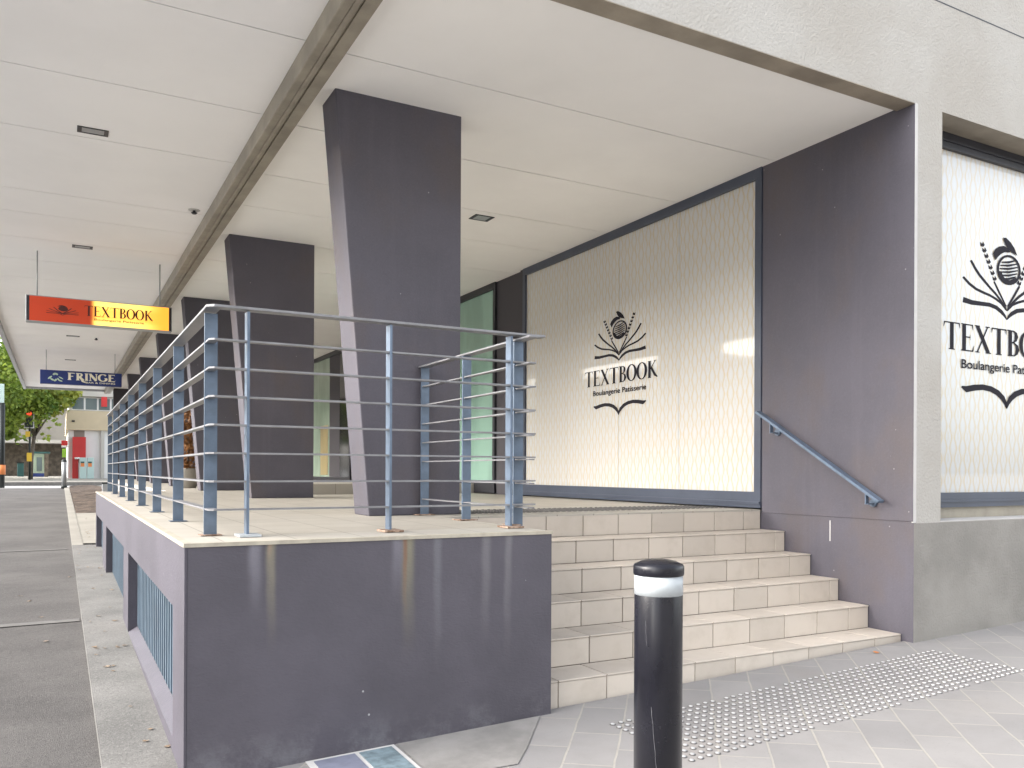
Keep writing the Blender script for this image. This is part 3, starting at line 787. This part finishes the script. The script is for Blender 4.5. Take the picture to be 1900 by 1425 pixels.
# wall handrail
hr = thing('wall_handrail', 'sloping blue grey handrail bracketed to the plum wall above the steps', 'handrail', (4.86, 4.3, .4))
XH = 4.862
p0, p1 = Vector((XH, 4.86, .775)), Vector((XH, 3.735, .103))
g = MB(); g.obox(p0, p1, .058, .020, up=(0, 0, 1)); g.build('rail', M['rail'], hr, bevel=.002)
d = (p1-p0)
for f_ in (.125, .90):
    p = p0+d*f_
    g = MB(); g.obox(p+Vector((0, 0, -.008)), p+Vector((0, 0, -.085)), .03, .008, up=(0, 1, 0)); g.obox(p+Vector((-.004, 0, -.085)), p+Vector((.062, 0, -.085)), .03, .008)
    b_ = g.build('bracket', M['rail'], hr)
    g = MB(); g.tube([p+Vector((.060, 0, -.08)), p+Vector((.077, 0, -.08))], .027, 16); g.build('wall_plate', M['rail'], b_)

# ------------------------------------------------------------------ bollards
def bollard(x, y, r, h, label, body, band, cap, zf, group=None):
    z0 = zf(x, y)-.02; t = thing('bollard', label, 'bollard', (x, y, z0))
    g = MB(); g.lathe((x, y, z0), [(r, 0), (r, h-.052), (r-.001, h-.05)], 48); bo = g.build('post', body, t)
    g = MB(); g.lathe((x, y, z0), [(r+.0006, h-.101), (r+.0006, h-.046)], 48); g.build('reflective_band', band, t)
    g = MB(); g.lathe((x, y, z0), [(r+.002, h-.0455), (r+.0035, h-.042), (r+.0035, h-.021), (r+.0005, h-.015), (r*.72, h-.006), (r*.35, h-.0005), (.002, h)], 48); g.build('cap', cap, t)
    return t
bl0 = bollard(1.520, 1.905, .0690, 1.031, 'glossy black round bollard with white reflective band in front of the steps', M['black_gloss'], M['reflect'], M['black_gloss'], zpave)
ca = Vector((-1.52, -1.905, 0)).normalized(); cl_ = Vector((-.878, .478, 0)).normalized()
for (b0, b1, za, zb_, w2) in ((.28, .02, -.36, -.56, .0008), (.55, .50, -.12, -.19, .0004), (-.45, -.40, -.30, -.36, .0008)):
    g = MB(); n_ = 8; q0 = []
    for k in range(n_+1):
        f_ = k/n_; b_ = b0+(b1-b0)*f_+.01*sin(k*2.3); p = Vector((1.520, 1.905, za+(zb_-za)*f_))
        for e_ in (-1, 1): g.v.append(p+(ca*cos(b_+e_*w2/.069)+cl_*sin(b_+e_*w2/.069))*.0694)
    g.f = [(2*k, 2*k+1, 2*k+3, 2*k+2) for k in range(n_)]
    g.build('scratch', M['scratch'], bl0)
t = thing('bollard', 'slim pale grey bollard with black top at the far end of the footpath', 'bollard', (.16, 29.6, -.31))
g = MB(); g.lathe((.16, 29.6, -.31), [(.072, .1), (.072, .84)], 20); g.build('post', M['grey_metal'], t)
g = MB(); g.lathe((.16, 29.6, -.31), [(.074, .841), (.076, .88), (.04, .91)], 20); g.build('cap', M['dark_metal'], t)
g = MB(); g.lathe((.16, 29.6, -.31), [(.09, 0), (.085, .07), (.073, .099)], 20); g.build('base', M['dark_metal'], t)

# ------------------------------------------------------------------ tactile studs
def stud_mesh(mat, r=.0165, h=.005):
    g = MB(); g.lathe((0, 0, 0), [(r, 0), (r*.95, h*.25), (r*.62, h*.5), (r*.56, h), (r*.25, h*1.05)], 14); o = g.build('stud', mat)
    o.data.materials.append(M['darkstud_shade'])
    for p in o.data.polygons: p.material_index = 1 if p.center.z < h*.45 and len(p.vertices) == 4 else 0  # dark outer ring: shade round each silver stud put into the colour
    return o
def studs(name, label, loc, ang, nx, ny, sp, mat, zf, near=100, r=.0165, h=.005):
    t = thing(name, label, 'tactile paving', loc)
    P = []
    for i in range(nx):
        for j in range(ny):
            if random.random() < .006: continue
            a, b = i*sp, j*sp
            x = loc[0]+a*cos(ang)-b*sin(ang)+random.uniform(-.001, .001); y = loc[1]+a*sin(ang)+b*cos(ang)+random.uniform(-.001, .001)
            P.append((math.hypot(x, y), x, y))
    P.sort(); base = stud_mesh(mat, r, h); me = base.data; bpy.data.objects.remove(base)
    for k, (d_, x, y) in enumerate(P[:near]):
        o = bpy.data.objects.new('stud', me); COL.objects.link(o); o.parent = t; o.location = Vector((x, y, zf(x, y)))-Vector(loc)
    vs = [tuple(v.co) for v in me.vertices]; fs = [tuple(p.vertices) for p in me.polygons]
    g = MB()
    for d_, x, y in P[near:]:
        i = len(g.v); z = zf(x, y); g.v += [Vector((a+x, b+y, c+z)) for a, b, c in vs]; g.f += [tuple(i+k for k in f) for f in fs]
    o = g.build('studs', mat, t); o['kind'] = 'stuff'; o.data.materials.append(M['darkstud_shade'])
    mi = [p.material_index for p in me.polygons]; k = len(mi)
    for q, p in enumerate(o.data.polygons): p.material_index = mi[q % k]
    return t
studs('tactile_paving', 'grid of silver tactile studs set in the grey paving before the steps', (2.35, 2.72, zpave(2.35, 2.72)), .032, 52, 12, .0495, M['stud'], lambda x, y: zpave(x, y)+.0045, r=.016, h=.006)
studs('tactile_paving', 'strip of dark tactile studs on the terrace at the top of the steps', (2.30, 5.24, 0), 0, 53, 10, .0495, M['darkstud_shade'], lambda x, y: .0004, h=.006, r=.018)

# service slabs let into the paving against the plinth
pc = thing('service_slabs', 'blue grey and teal slabs bordered in white at the foot of the plinth', 'pavement slab', onpave(.95, 3.42, .004))
def slab(pts, mat, nm, d):
    g = MB(); g.v = [Vector(onpave(x, y, d)) for x, y in pts]+[Vector(onpave(x, y, .0045)) for x, y in pts]; n_ = len(pts)
    g.f = [tuple(range(n_))]+[tuple(reversed(range(n_, 2*n_)))]+[(k, k+n_, (k+1) % n_+n_, (k+1) % n_) for k in range(n_)]
    return g.build(nm, mat, pc)
slab([(.935, 3.557), (.935, 3.06), (1.335, 3.06), (1.335, 3.557)], M['render_edge'], 'border', .007)
slab([(.965, 3.532), (.965, 3.09), (1.145, 3.09), (1.145, 3.532)], M['slate_tile'], 'slab', .010)
slab([(1.165, 3.532), (1.165, 3.09), (1.315, 3.09), (1.315, 3.532)], M['teal_tile'], 'slab', .010)

# ------------------------------------------------------------------ ceiling fittings
def vent(x, y, z, label, w_=.205, d_=.07, s=1):
    t = thing('ceiling_light', label, 'ceiling light', (x, y, z), 'recessed ceiling lights')
    g = MB(); e = .012; 
    g.box((x-w_/2, y-d_/2, z-.006), (x+w_/2, y-d_/2+e, z-.0002)); g.box((x-w_/2, y+d_/2-e, z-.006), (x+w_/2, y+d_/2, z-.0002))
    g.box((x-w_/2, y-d_/2+e, z-.006), (x-w_/2+.03, y+d_/2-e, z-.0002)); g.box((x+w_/2-.03, y-d_/2+e, z-.006), (x+w_/2, y+d_/2-e, z-.0002)); g.build('frame', M['frame_dark'], t)
    g = MB(); g.box((x-w_/2+.031, y-d_/2+e+.001, z-.003), (x+w_/2-.031, y+d_/2-e-.001, z-.0002)); g.build('diffuser', M['grey_metal'], t)
    return t
vent(.213, 6.84, 2.78, 'slim dark framed light in the awning lining, nearest the camera', d_=.12)
vent(.226, 10.46, 2.78, 'slim dark light in the awning lining above the orange sign', d_=.12)
vent(.23, 17.55, 2.78, 'small dark light in the awning lining between the two hanging signs', w_=.22, d_=.12)
vent(.23, 21.4, 2.78, 'small dark light in the awning lining just before the navy sign', w_=.22, d_=.12)
vent(3.58, 7.21, ZC, 'small dark recessed light in the terrace soffit right of the nearest column', w_=.20, d_=.16)
t = thing('sprinkler_head', 'small dark round sprinkler head under the awning beside the beam', 'sprinkler', (1.13, 8.45, 2.78))
g = MB(); g.lathe((1.13, 8.45, 2.742), [(.018, 0), (.03, .012), (.012, .02), (.012, .038)], 16); g.build('nozzle', M['frame_dark'], t)
g = MB(); g.lathe((1.13, 8.45, 2.774), [(.05, 0), (.055, .0058)], 20); g.build('cover_plate', M['render_edge'], t)
t = thing('sprinkler_head', 'tiny dark sprinkler head under the awning far behind the orange sign', 'sprinkler', (.62, 17.6, 2.78))
g = MB(); g.lathe((.62, 17.6, 2.74), [(.02, 0), (.035, .012), (.015, .02), (.015, .04)], 12); g.build('nozzle', M['frame_dark'], t)

# ------------------------------------------------------------------ hanging signs
def hang_sign(x0, x1, y, z0, z1, label, face, frame, th=.14):
    t = thing('hanging_sign', label, 'sign', ((x0+x1)/2, y, z0))
    g = MB(); g.box((x0, y, z0), (x1, y+th, z1)); c = g.build('casing', frame, t, bevel=.004)
    g = MB(); g.box((x0+.035, y-.003, z0+.010), (x1-.035, y-.0002, z1-.010)); f = g.build('face', face, t)
    for x in (x0+.11, x1-.13):
        g = MB(); g.tube([(x, y+th/2, z1), (x, y+th/2, 2.78)], .007, 8); g.build('hanger', M['grey_metal'], t)
        
    return t, f
Y1 = 10.83
s1, f1 = hang_sign(-.33, 1.20, Y1, 1.965, 2.262, 'orange and yellow lightbox sign with dark serif lettering hanging from the awning', M['lightbox'], M['grey_metal'])
g = MB(); g.box((-.322, Y1-.004, 1.975), (-.294, Y1-.0035, 2.252)); g.box((1.166, Y1-.004, 1.975), (1.193, Y1-.0035, 2.252)); g.build('end_cap', M['frame_dark'], s1)
pr = Print((.035, Y1-.003, 1.895), (1, 0, 0), (0, 0, 1), (0, -1, 0), .00042, .000205); emblem_pts = None
# small emblem: book pages and pod only, without the lower mark
def emblem_small(pr):
    for sgn in (-1, 1):
        X = lambda pts: [(sgn*(560-a), b) for a, b in pts]
        pr.stroke(X([(235, 790), (300, 782), (370, 786), (430, 786), (480, 770), (520, 740), (560, 660)]), [26, 24, 22, 22, 20, 16, 8])
        pr.stroke(X([(235, 960), (330, 900), (430, 868), (520, 810), (560, 760)]), 16)
        pr.stroke(X([(290, 1120), (350, 1030), (430, 940), (510, 850), (555, 790)]), 16)
        pr.stroke(X([(380, 1260), (450, 1050), (500, 930), (555, 820)]), 14)
    pr.poly([(12+100*cos(t), 1170+190*sin(t)) for t in [2*pi*k/20 for k in range(20)]])
    pr.poly([(-110, 1330), (-60, 1430), (0, 1460), (60, 1400), (100, 1290), (20, 1350), (-60, 1330)])
pr.o = Vector((.035, Y1-.003, 2.115-.000145*1060)); pr.sx = .00050; pr.sy = .000145; emblem_small(pr); pr.build('emblem', M['maroon_ink'], f1)
pr = Print((0, Y1-.003, 0), (1, 0, 0), (0, 0, 1), (0, -1, 0)); pr.word('TEXTBOOK', .26, .985, 2.075, .118, fat=1.35); small_text(pr, 'Boulangerie Patisserie', .36, .89, 2.028, .026, .01); pr.build('lettering', M['maroon_ink'], f1)
Y2 = 19.75
s2, f2 = hang_sign(-.34, 1.19, Y2, 2.07, 2.355, 'navy blue sign with cream lettering hanging near the far end of the awning', M['blue'], M['blue'])
pr = Print((0, Y2-.003, 0), (1, 0, 0), (0, 0, 1), (0, -1, 0)); pr.word('FRINGE', .16, 1.07, 2.17, .145, fat=2.6, gap=.02)
pr.stroke([(.42, 2.19), (.44, 2.15), (.48, 2.135), (.52, 2.14)], [.02, .018, .014, .004])
small_text(pr, 'BAR & DINING', .50, 1.06, 2.112, .034, .012); pr.build('lettering', M['cream_ink'], f2)
# leafy ornament on the left
pr = Print((-.06, Y2-.003, 2.19), (1, 0, 0), (0, 0, 1), (0, -1, 0))
for (cx, cy, rx, ry, a, c_) in ((-.02, .085, .035, .022, .5, 0), (.02, .085, .03, .02, -.6, 0), (-.10, .01, .05, .018, .7, 0), (-.06, -.03, .04, .018, -.5, 0), (0, -.04, .035, .02, .8, 0), (.05, -.02, .03, .016, -.9, 0), (.09, -.05, .04, .014, -.3, 0), (.10, .01, .05, .012, -.5, 0)):
    pr.poly([(cx+rx*cos(t)*cos(a)-ry*sin(t)*sin(a), cy+rx*cos(t)*sin(a)+ry*sin(t)*cos(a)) for t in [2*pi*k/12 for k in range(12)]])
pr.build('ornament', M['green_ink'], f2)

# ------------------------------------------------------------------ trees
def tree(x, y, z0, h, r, n, mat, label, trunk_h=None, tr=.18, leaf=.2, group='street trees beyond the crossing', squash=.8, nb=7):
    t = thing('plane_tree', label, 'tree', (x, y, z0), group)
    th = trunk_h or h*.4; g = MB(); rnd = random.Random(int(x*31+y*7))
    top = Vector((x+rnd.uniform(-.3, .3), y, z0+th))
    g.tube([(x, y, z0), (x+.05, y, z0+th*.5), tuple(top)], [tr, tr*.85, tr*.75], 10)
    cz = z0+h-r*squash; clumps = []
    for k in range(nb):
        a = 2*pi*k/nb+rnd.uniform(-.3, .3); rr = r*rnd.uniform(.35, .85); e = Vector((x+rr*cos(a), y+rr*sin(a), cz+rnd.uniform(-.5, .6)*r*squash))
        mid = (top+e)/2+Vector((0, 0, -.25)); g.tube([tuple(top-Vector((0, 0, .2))), tuple(mid), tuple(e)], [tr*.55, tr*.32, tr*.1], 7)
        clumps.append((e, r*rnd.uniform(.35, .55)))
    for k in range(nb*3):
        u = rnd.uniform(-1, 1); a = rnd.uniform(0, 2*pi); q = math.sqrt(1-u*u); rr = r*rnd.uniform(.55, 1)
        clumps.append((Vector((x+rr*q*cos(a), y+rr*q*sin(a), cz+rr*u*squash)), r*rnd.uniform(.16, .36)))
    g.build('trunk', M['bark'], t)
    c = MB()
    for k in range(n):
        e, cr = clumps[rnd.randrange(len(clumps))]
        dd = Vector((rnd.gauss(0, 1), rnd.gauss(0, 1), rnd.gauss(0, 1))).normalized()*cr*rnd.random()**.45
        p = e+dd; nn = Vector((rnd.gauss(0, 1), rnd.gauss(0, 1), rnd.gauss(.6, 1))).normalized(); a = nn.orthogonal().normalized(); b_ = nn.cross(a); s_ = leaf*rnd.uniform(.5, 1.1)
        a_ = rnd.uniform(0, pi); u_ = a*cos(a_)+b_*sin(a_); v_ = nn.cross(u_)
        c.v += [p-u_*s_*.5, p+v_*s_*.32, p+u_*s_*.5, p-v_*s_*.32]; i = len(c.v)-4; c.f.append((i, i+1, i+2, i+3))
    c.build('crown', mat, t); return t
tree(-3.2, 50, -.27, 7.6, 3.2, 17000, M['leaf_a'], 'bushy green plane tree behind the traffic light', 2.2, .14, .27, nb=9)
tree(-5.9, 50, -.27, 7.6, 3.3, 11000, M['leaf_b'], 'bright yellow green plane tree at the left edge of the street', 2.6, .16, .30, nb=9)
tree(-1.35, 53, -.27, 7.2, 2.2, 9000, M['leaf_b'], 'yellow green tree beside the cream building', 2.6, .12, .36, nb=9)
tree(-4.4, 56, -.27, 8.0, 3.6, 9000, M['leaf_a'], 'dark green tree further up the street', 2.6, .2, .42)
tree(-7.6, 62, -.27, 8.6, 3.8, 8000, M['leaf_a'], 'farthest green tree up the street', 2.8, .2, .45)
# brown leaved shrub among the columns
t = thing('potted_shrub', 'tall orange brown leaved shrub behind the third column', 'plant', (1.86, 14.5, 0))
g = MB(); g.lathe((1.86, 14.5, 0), [(.13, 0), (.17, .30), (.175, .32)], 20); g.build('pot', M['stone'], t)
g = MB(); g.tube([(1.86, 14.5, .3), (1.87, 14.5, .8), (1.85, 14.52, 1.2)], [.015, .012, .006], 6); g.build('stem', M['bark'], t)
c = MB()
for k in range(420):
    z = random.uniform(.3, 1.32); rr = .17*random.random()**.5; a = random.uniform(0, 2*pi); p = Vector((1.86+rr*cos(a), 14.5+rr*sin(a), z))
    u_ = Vector((random.gauss(0, 1), random.gauss(0, 1), random.gauss(0, .8))).normalized(); v_ = u_.orthogonal().normalized(); s_ = random.uniform(.04, .09)
    c.v += [p-u_*s_, p+v_*s_*.4, p+u_*s_, p-v_*s_*.4]; i = len(c.v)-4; c.f.append((i, i+1, i+2, i+3))
c.build('foliage', M['leaf_c'], t)

# ------------------------------------------------------------------ far street things
def PX(px, zc, y_img=None):
    """world x,y for an image column at depth zc"""
    k = (px-950)/1545.5; return (zc*(sin(.4987)+k*cos(.4987)), zc*(cos(.4987)-k*sin(.4987)))
GF = -.27
# cream corner building
cb = thing('building', 'cream and white corner building with upper window band across the side street', 'building', (5, 60, GF))
Yc = 57.3
g = MB(); g.box((.52, Yc, GF-.3), (9, Yc+12, 2.68)); g.build('ground_floor', M['white'], cb)
g = MB(); g.box((.42, Yc-.25, 2.68), (9, Yc+12, 3.86)); g.build('spandrel', M['cream'], cb)
g = MB(); g.box((.55, Yc, 3.861), (9, Yc+12, 4.75)); g.box((.42, Yc-.25, 4.751), (9, Yc+12, 8.5)); g.build('upper_wall', M['stone2'], cb)
for k in range(6):
    x = .72+k*.72; g = MB(); g.box((x-.03, Yc-.03, 3.9), (x+.69, Yc-.001, 4.7)); f = g.build('window', M['white'], cb)
    g = MB(); g.box((x+.01, Yc-.04, 3.95), (x+.63, Yc-.031, 4.65)); g.build('pane', M['sky_glass'], f)
g = MB(); g.box((.82, Yc-.02, 2.2), (1.4, Yc-.001, 2.66)); g.build('fanlight', M['stone'], cb)
g = MB(); g.box((2.30, Yc-.2, GF), (2.48, Yc-.002, 2.679)); g.build('pier', M['stone2'], cb)
g = MB(); g.box((2.3, Yc-.35, 4.15), (2.62, Yc-.28, 4.75)); g.build('red_sign', M['red'], cb)
g = MB(); g.box((.70, Yc-.30, 3.16), (.86, Yc-.26, 3.26)); g.build('plate', M['frame_dark'], cb)
t = thing('kiosk', 'tall red service kiosk against the white wall of the cream building', 'kiosk', (1.1, 56.9, GF))
g = MB(); g.box((.74, 56.9, GF), (1.06, 57.25, .85)); g.build('base', M['red'], t)
g = MB(); g.box((.74, 56.85, .851), (1.46, 57.25, 2.25)); g.build('cabinet', M['red'], t)
g = MB(); g.lathe((1.0, 56.83, .9), [(.14, 0), (.14, .12)], 16); g.build('white_badge', M['white'], t)
for k, (x, lb) in enumerate(((1.12, 'left pale aqua bin with orange label beside the red kiosk'), (1.52, 'right pale aqua bin with orange label beside the red kiosk'))):
    t = thing('bin', lb, 'bin', (x+.18, 56.3, GF), 'pale bins beside the red kiosk')
    g = MB(); g.box((x, 56.2, GF), (x+.36, 56.6, 1.0)); g.build('body', M['aqua'], t, bevel=.02)
    g = MB(); g.box((x+.05, 56.19, .45), (x+.25, 56.1995, .66)); g.build('label_plate', M['orange'], t)
    g = MB(); g.box((x+.05, 56.19, .661), (x+.25, 56.1995, .76)); g.build('slot', M['teal_dark'], t)
# traffic light
x, y = PX(55, 44); t = thing('traffic_light', 'traffic light showing red on a dark pole with yellow push button', 'traffic light', (x, y, GF))
g = MB(); g.tube([(x, y, GF), (x, y, 3.1)], .055, 10); g.build('pole', M['dark_metal'], t)
g = MB(); g.box((x-.26, y-.05, 2.45), (x+.20, y-.02, 3.45)); g.build('backing_board', M['white'], t)
g = MB(); g.box((x-.22, y-.2, 2.5), (x+.15, y-.051, 3.4)); hd = g.build('signal_head', M['dark_metal'], t, bevel=.01)
for k, mm in enumerate((M['dark_metal'], M['dark_metal'], M['redlamp'])):
    g = MB(); zz = 2.66+.28*k; g.tube([(x-.03, y-.201, zz), (x-.03, y-.215, zz)], .115, 16); g.build('lens', mm, hd)
g = MB(); g.box((x-.2, y-.08, 2.0), (x+.02, y-.056, 2.28)); g.build('yellow_plate', M['yellow'], t)
g = MB(); g.box((x-.13, y-.16, .70), (x+.10, y-.056, 1.15)); g.build('push_button', M['yellow'], t)
# near dark pole on the left edge
x, y = PX(3, 26); z0 = zg(0, y); t = thing('street_pole', 'dark steel pole with orange wrap at the left edge of the footpath', 'pole', (x, y, z0))
g = MB(); g.tube([(x, y, z0), (x, y, 2.35)], .085, 14); g.build('post', M['dark_metal'], t)
g = MB(); g.tube([(x, y, .12), (x, y, .42)], .11, 14); g.build('orange_wrap', M['orange'], t)
g = MB(); g.box((x-.25, y-.04, 2.36), (x+.06, y+.04, 2.95)); g.build('sign_plate', M['aqua'], t)
# bus shelter
x0, y0 = PX(59, 60); x1, y1 = PX(88, 60)
t = thing('bus_shelter', 'glazed bus shelter with poster panel beyond the traffic light', 'bus shelter', (x0, y0, GF))
g = MB(); g.box((x0-.1, y0-.1, 1.42), (x1+.15, y0+1.2, 1.55)); g.build('roof', M['teal_dark'], t)
g = MB(); g.box((x0, y0, GF), (x0+.06, y0+.06, 1.42)); g.build('post', M['teal_dark'], t)
g = MB(); g.box((x1-.2, y0-.02, GF), (x1+.05, y0+.3, 1.42)); g.build('end_pier', M['bark'], t)
g = MB(); g.box((x0+.07, y0+.03, .0), (x1-.21, y0+.06, 1.40)); g.build('glass_panel', M['tealpale'], t)
g = MB(); g.box((x0+.3, y0+.0, .15), (x1-.35, y0+.025, 1.15)); g.build('poster', M['sky_glass'], t)
g = MB(); g.box((x0+.07, y0-.02, GF), (x1-.21, y0+.08, -.01)); g.build('seat_panel', M['blue'], t)
# lime and red shop signs on a post
x, y = PX(119, 53); t = thing('street_sign', 'red and white blade sign above a lime green panel on a thin brown post', 'sign', (x+.3, y, GF))
g = MB(); g.box((x+.22, y, GF), (x+.30, y+.08, 2.3)); g.build('post', M['bark'], t)
g = MB(); g.box((x-.16, y-.03, 1.80), (x+.22, y-.001, 2.12)); g.build('red_panel', M['red'], t)
g = MB(); g.box((x-.16, y-.031, 1.68), (x+.22, y-.002, 1.80)); g.build('white_panel', M['white'], t)
g = MB(); g.box((x-.12, y-.03, 1.05), (x+.12, y-.001, 1.60)); g.build('lime_panel', M['lime'], t)
# cars
def car(cx, cy, rz, label, mat, s=1):
    t = thing('parked_car', label, 'car', (cx, cy, -.41), 'white cars beyond the crossing', rz)
    ORI[t.name] = Vector((0, 0, 0))
    prof = [(-2.1, .25), (-2.15, .6), (-2.05, .88), (-1.5, .95), (-.95, 1.38), (.55, 1.42), (1.15, .98), (1.95, .85), (2.15, .6), (2.1, .25)]
    g = MB(); n_ = len(prof); 
    for sy, ins in ((-.85, 0), (.85, 0)):
        for a, b in prof: g.v.append(Vector((a, sy*(1 if b < 1 else .82), b)))
    g.f = [tuple(range(n_)), tuple(reversed(range(n_, 2*n_)))]+[(k, k+n_, (k+1) % n_+n_, (k+1) % n_) for k in range(n_)]
    g.build('body', mat, t, bevel=.04)
    for sy in (-1, 1):
        g = MB(); g.face([(-1.35, sy*.80, .98), (-.88, sy*.745, 1.32), (.5, sy*.745, 1.34), (.98, sy*.80, 1.0)]); g.build('side_window', M['dark_glass'], t)
        for xx in (-1.35, 1.35):
            g = MB(); g.tube([(xx, sy*.66, .31), (xx, sy*.87, .31)], .31, 18); w_ = g.build('wheel', M['dark_metal'], t)
            g = MB(); g.tube([(xx, sy*.871, .31), (xx, sy*.88, .31)], .19, 14); g.build('rim', M['grey_metal'], w_)
    g = MB(); g.face([(1.14, -.70, 1.01), (1.14, .70, 1.01), (.60, .66, 1.39), (.60, -.66, 1.39)]); g.build('windscreen', M['dark_glass'], t)
    for sy in (-.6, .6):
        g = MB(); g.box((-2.16, sy-.12, .62), (-2.10, sy+.12, .78)); g.build('tail_light', M['red'], t)
    return t
x, y = PX(12, 74); c1 = car(x-.3, y, R(25), 'white car parked on the far left of the street', M['white'])
x, y = PX(103, 82); c2 = car(x, y, R(80), 'white car beyond the bus shelter beside the cream building', M['white'])
# green litter bin
x, y = PX(38, 62); t = thing('litter_bin', 'dark green litter bin left of the traffic light', 'bin', (x, y, GF))
g = MB(); g.box((x-.2, y-.2, GF), (x+.22, y+.2, .72)); g.build('body', M['teal_dark'], t, bevel=.02)
g = MB(); g.box((x-.23, y-.23, .721), (x+.25, y+.23, .80)); g.build('lid', M['dark_metal'], t)
# grey post where the terrace ends
t = thing('end_post', 'grey square post at the far end of the balustrade', 'post', (.66, 13.4, -.9))
g = MB(); g.box((.58, 13.9, -.9), (.72, 14.05, .08)); g.build('shaft', M['grey_metal'], t, bevel=.005)
g = MB(); g.box((.57, 13.89, .08), (.73, 14.06, .10)); g.build('cap', M['dark_metal'], t)

# distant buildings; unseen pale ones opposite added for bounce and reflections
def block(x0, y0, x1, y1, h, mat, label, nx=6, nz=3, side='y', zb=-.4):
    t = thing('building', label, 'building', ((x0+x1)/2, (y0+y1)/2, zb))
    g = MB(); g.box((x0, y0, zb), (x1, y1, h)); g.box((x0-.15, y0-.15, h), (x1+.15, y1+.15, h+.3)); g.build('wall', mat, t)
    for i in range(nx):
        for j in range(nz):
            z = .8+(h-1)*j/nz
            if side == 'y':
                a = x0+(x1-x0)*(i+.2)/nx; b = x0+(x1-x0)*(i+.8)/nx; q = [(a, y0-.03, z), (b, y0-.005, z+1.5)]
            elif side == 'Y':
                a = x0+(x1-x0)*(i+.2)/nx; b = x0+(x1-x0)*(i+.8)/nx; q = [(a, y1+.005, z), (b, y1+.03, z+1.5)]
            else:
                a = y0+(y1-y0)*(i+.2)/nx; b = y0+(y1-y0)*(i+.8)/nx; q = [(x1+.005, a, z), (x1+.03, b, z+1.5)]
            g = MB(); g.box(*q); g.build('window', M['sky_glass'], t)
    return t
tb = block(-6.5, 78, .6, 92, 5.2, M['stone'], 'low taupe shop building with a pale awning behind the trees', 5, 1, zb=-.4)
g = MB(); g.box((-6.6, 75.6, 2.35), (.6, 77.99, 2.62)); g.build('shop_awning', M['stone2'], tb)
g = MB(); g.box((-6.4, 77.9, -.4), (.5, 77.98, 2.34)); g.build('shopfront', M['bark'], tb)
g = MB(); 
block(-32, -6, -20, 26, 4.5, M['stone2'], 'unseen pale building along the opposite side of the street', 8, 1, 'x')  # unseen; kept low so the low sun clears it
block(-34, 32, -20, 80, 6, M['stone2'], 'second unseen pale building up the opposite side of the street', 9, 2, 'x')
block(-10, -30, 16, -16, 8, M['stone2'], 'unseen pale building facing the entrance across the forecourt', 7, 2, 'Y', -1.4)

# ------------------------------------------------------------------ leaves
def leaf_obj(x, y, z, s, mat, label, rz):
    g = MB(); n_ = 9; pts = []
    for k in range(n_):
        a = 2*pi*k/n_; rr = s*(.55+.45*abs(cos(a*2.5))); pts.append(Vector((x+rr*cos(a+rz), y+.7*rr*sin(a+rz), z+.003+.35*s*abs(sin(a*1.5+rz))*random.random())))
    c_ = Vector((x, y, z+.003)); g.v = [c_]+pts
    g.f = [(0, 1+k, 1+(k+1) % n_) for k in range(n_)]
    o = g.build('fallen_leaf', mat, None, origin=(x, y, z)); return tag(o, label, 'leaf')
o = leaf_obj(4.52, 3.50, zpave(4.52, 3.5)+.006, .028, M['leaf_orange'], 'orange fallen leaf on the paving at the foot of the lowest step', .4)
rl = random.Random(5)
for k in range(60):
    if k < 36: x = rl.choice((.20, .24, .30, .36, .41))+rl.uniform(-.03, .03); y = 3.9+8.5*rl.random()**1.3; z = zg(0, y)+.031
    elif k < 52: x = rl.uniform(-1.0, .13); y = rl.uniform(4.2, 10); z = zg(0, y)+.002
    else: x = rl.uniform(.34, .44); y = rl.uniform(12.8, 17); z = zg(0, y)+.052
    o = leaf_obj(x, y, z, rl.uniform(.012, .027), M['leaf_dry'], 'small dry leaf on the footpath edge', rl.uniform(0, 3)); o['group'] = 'dry leaves scattered beside the plinth'
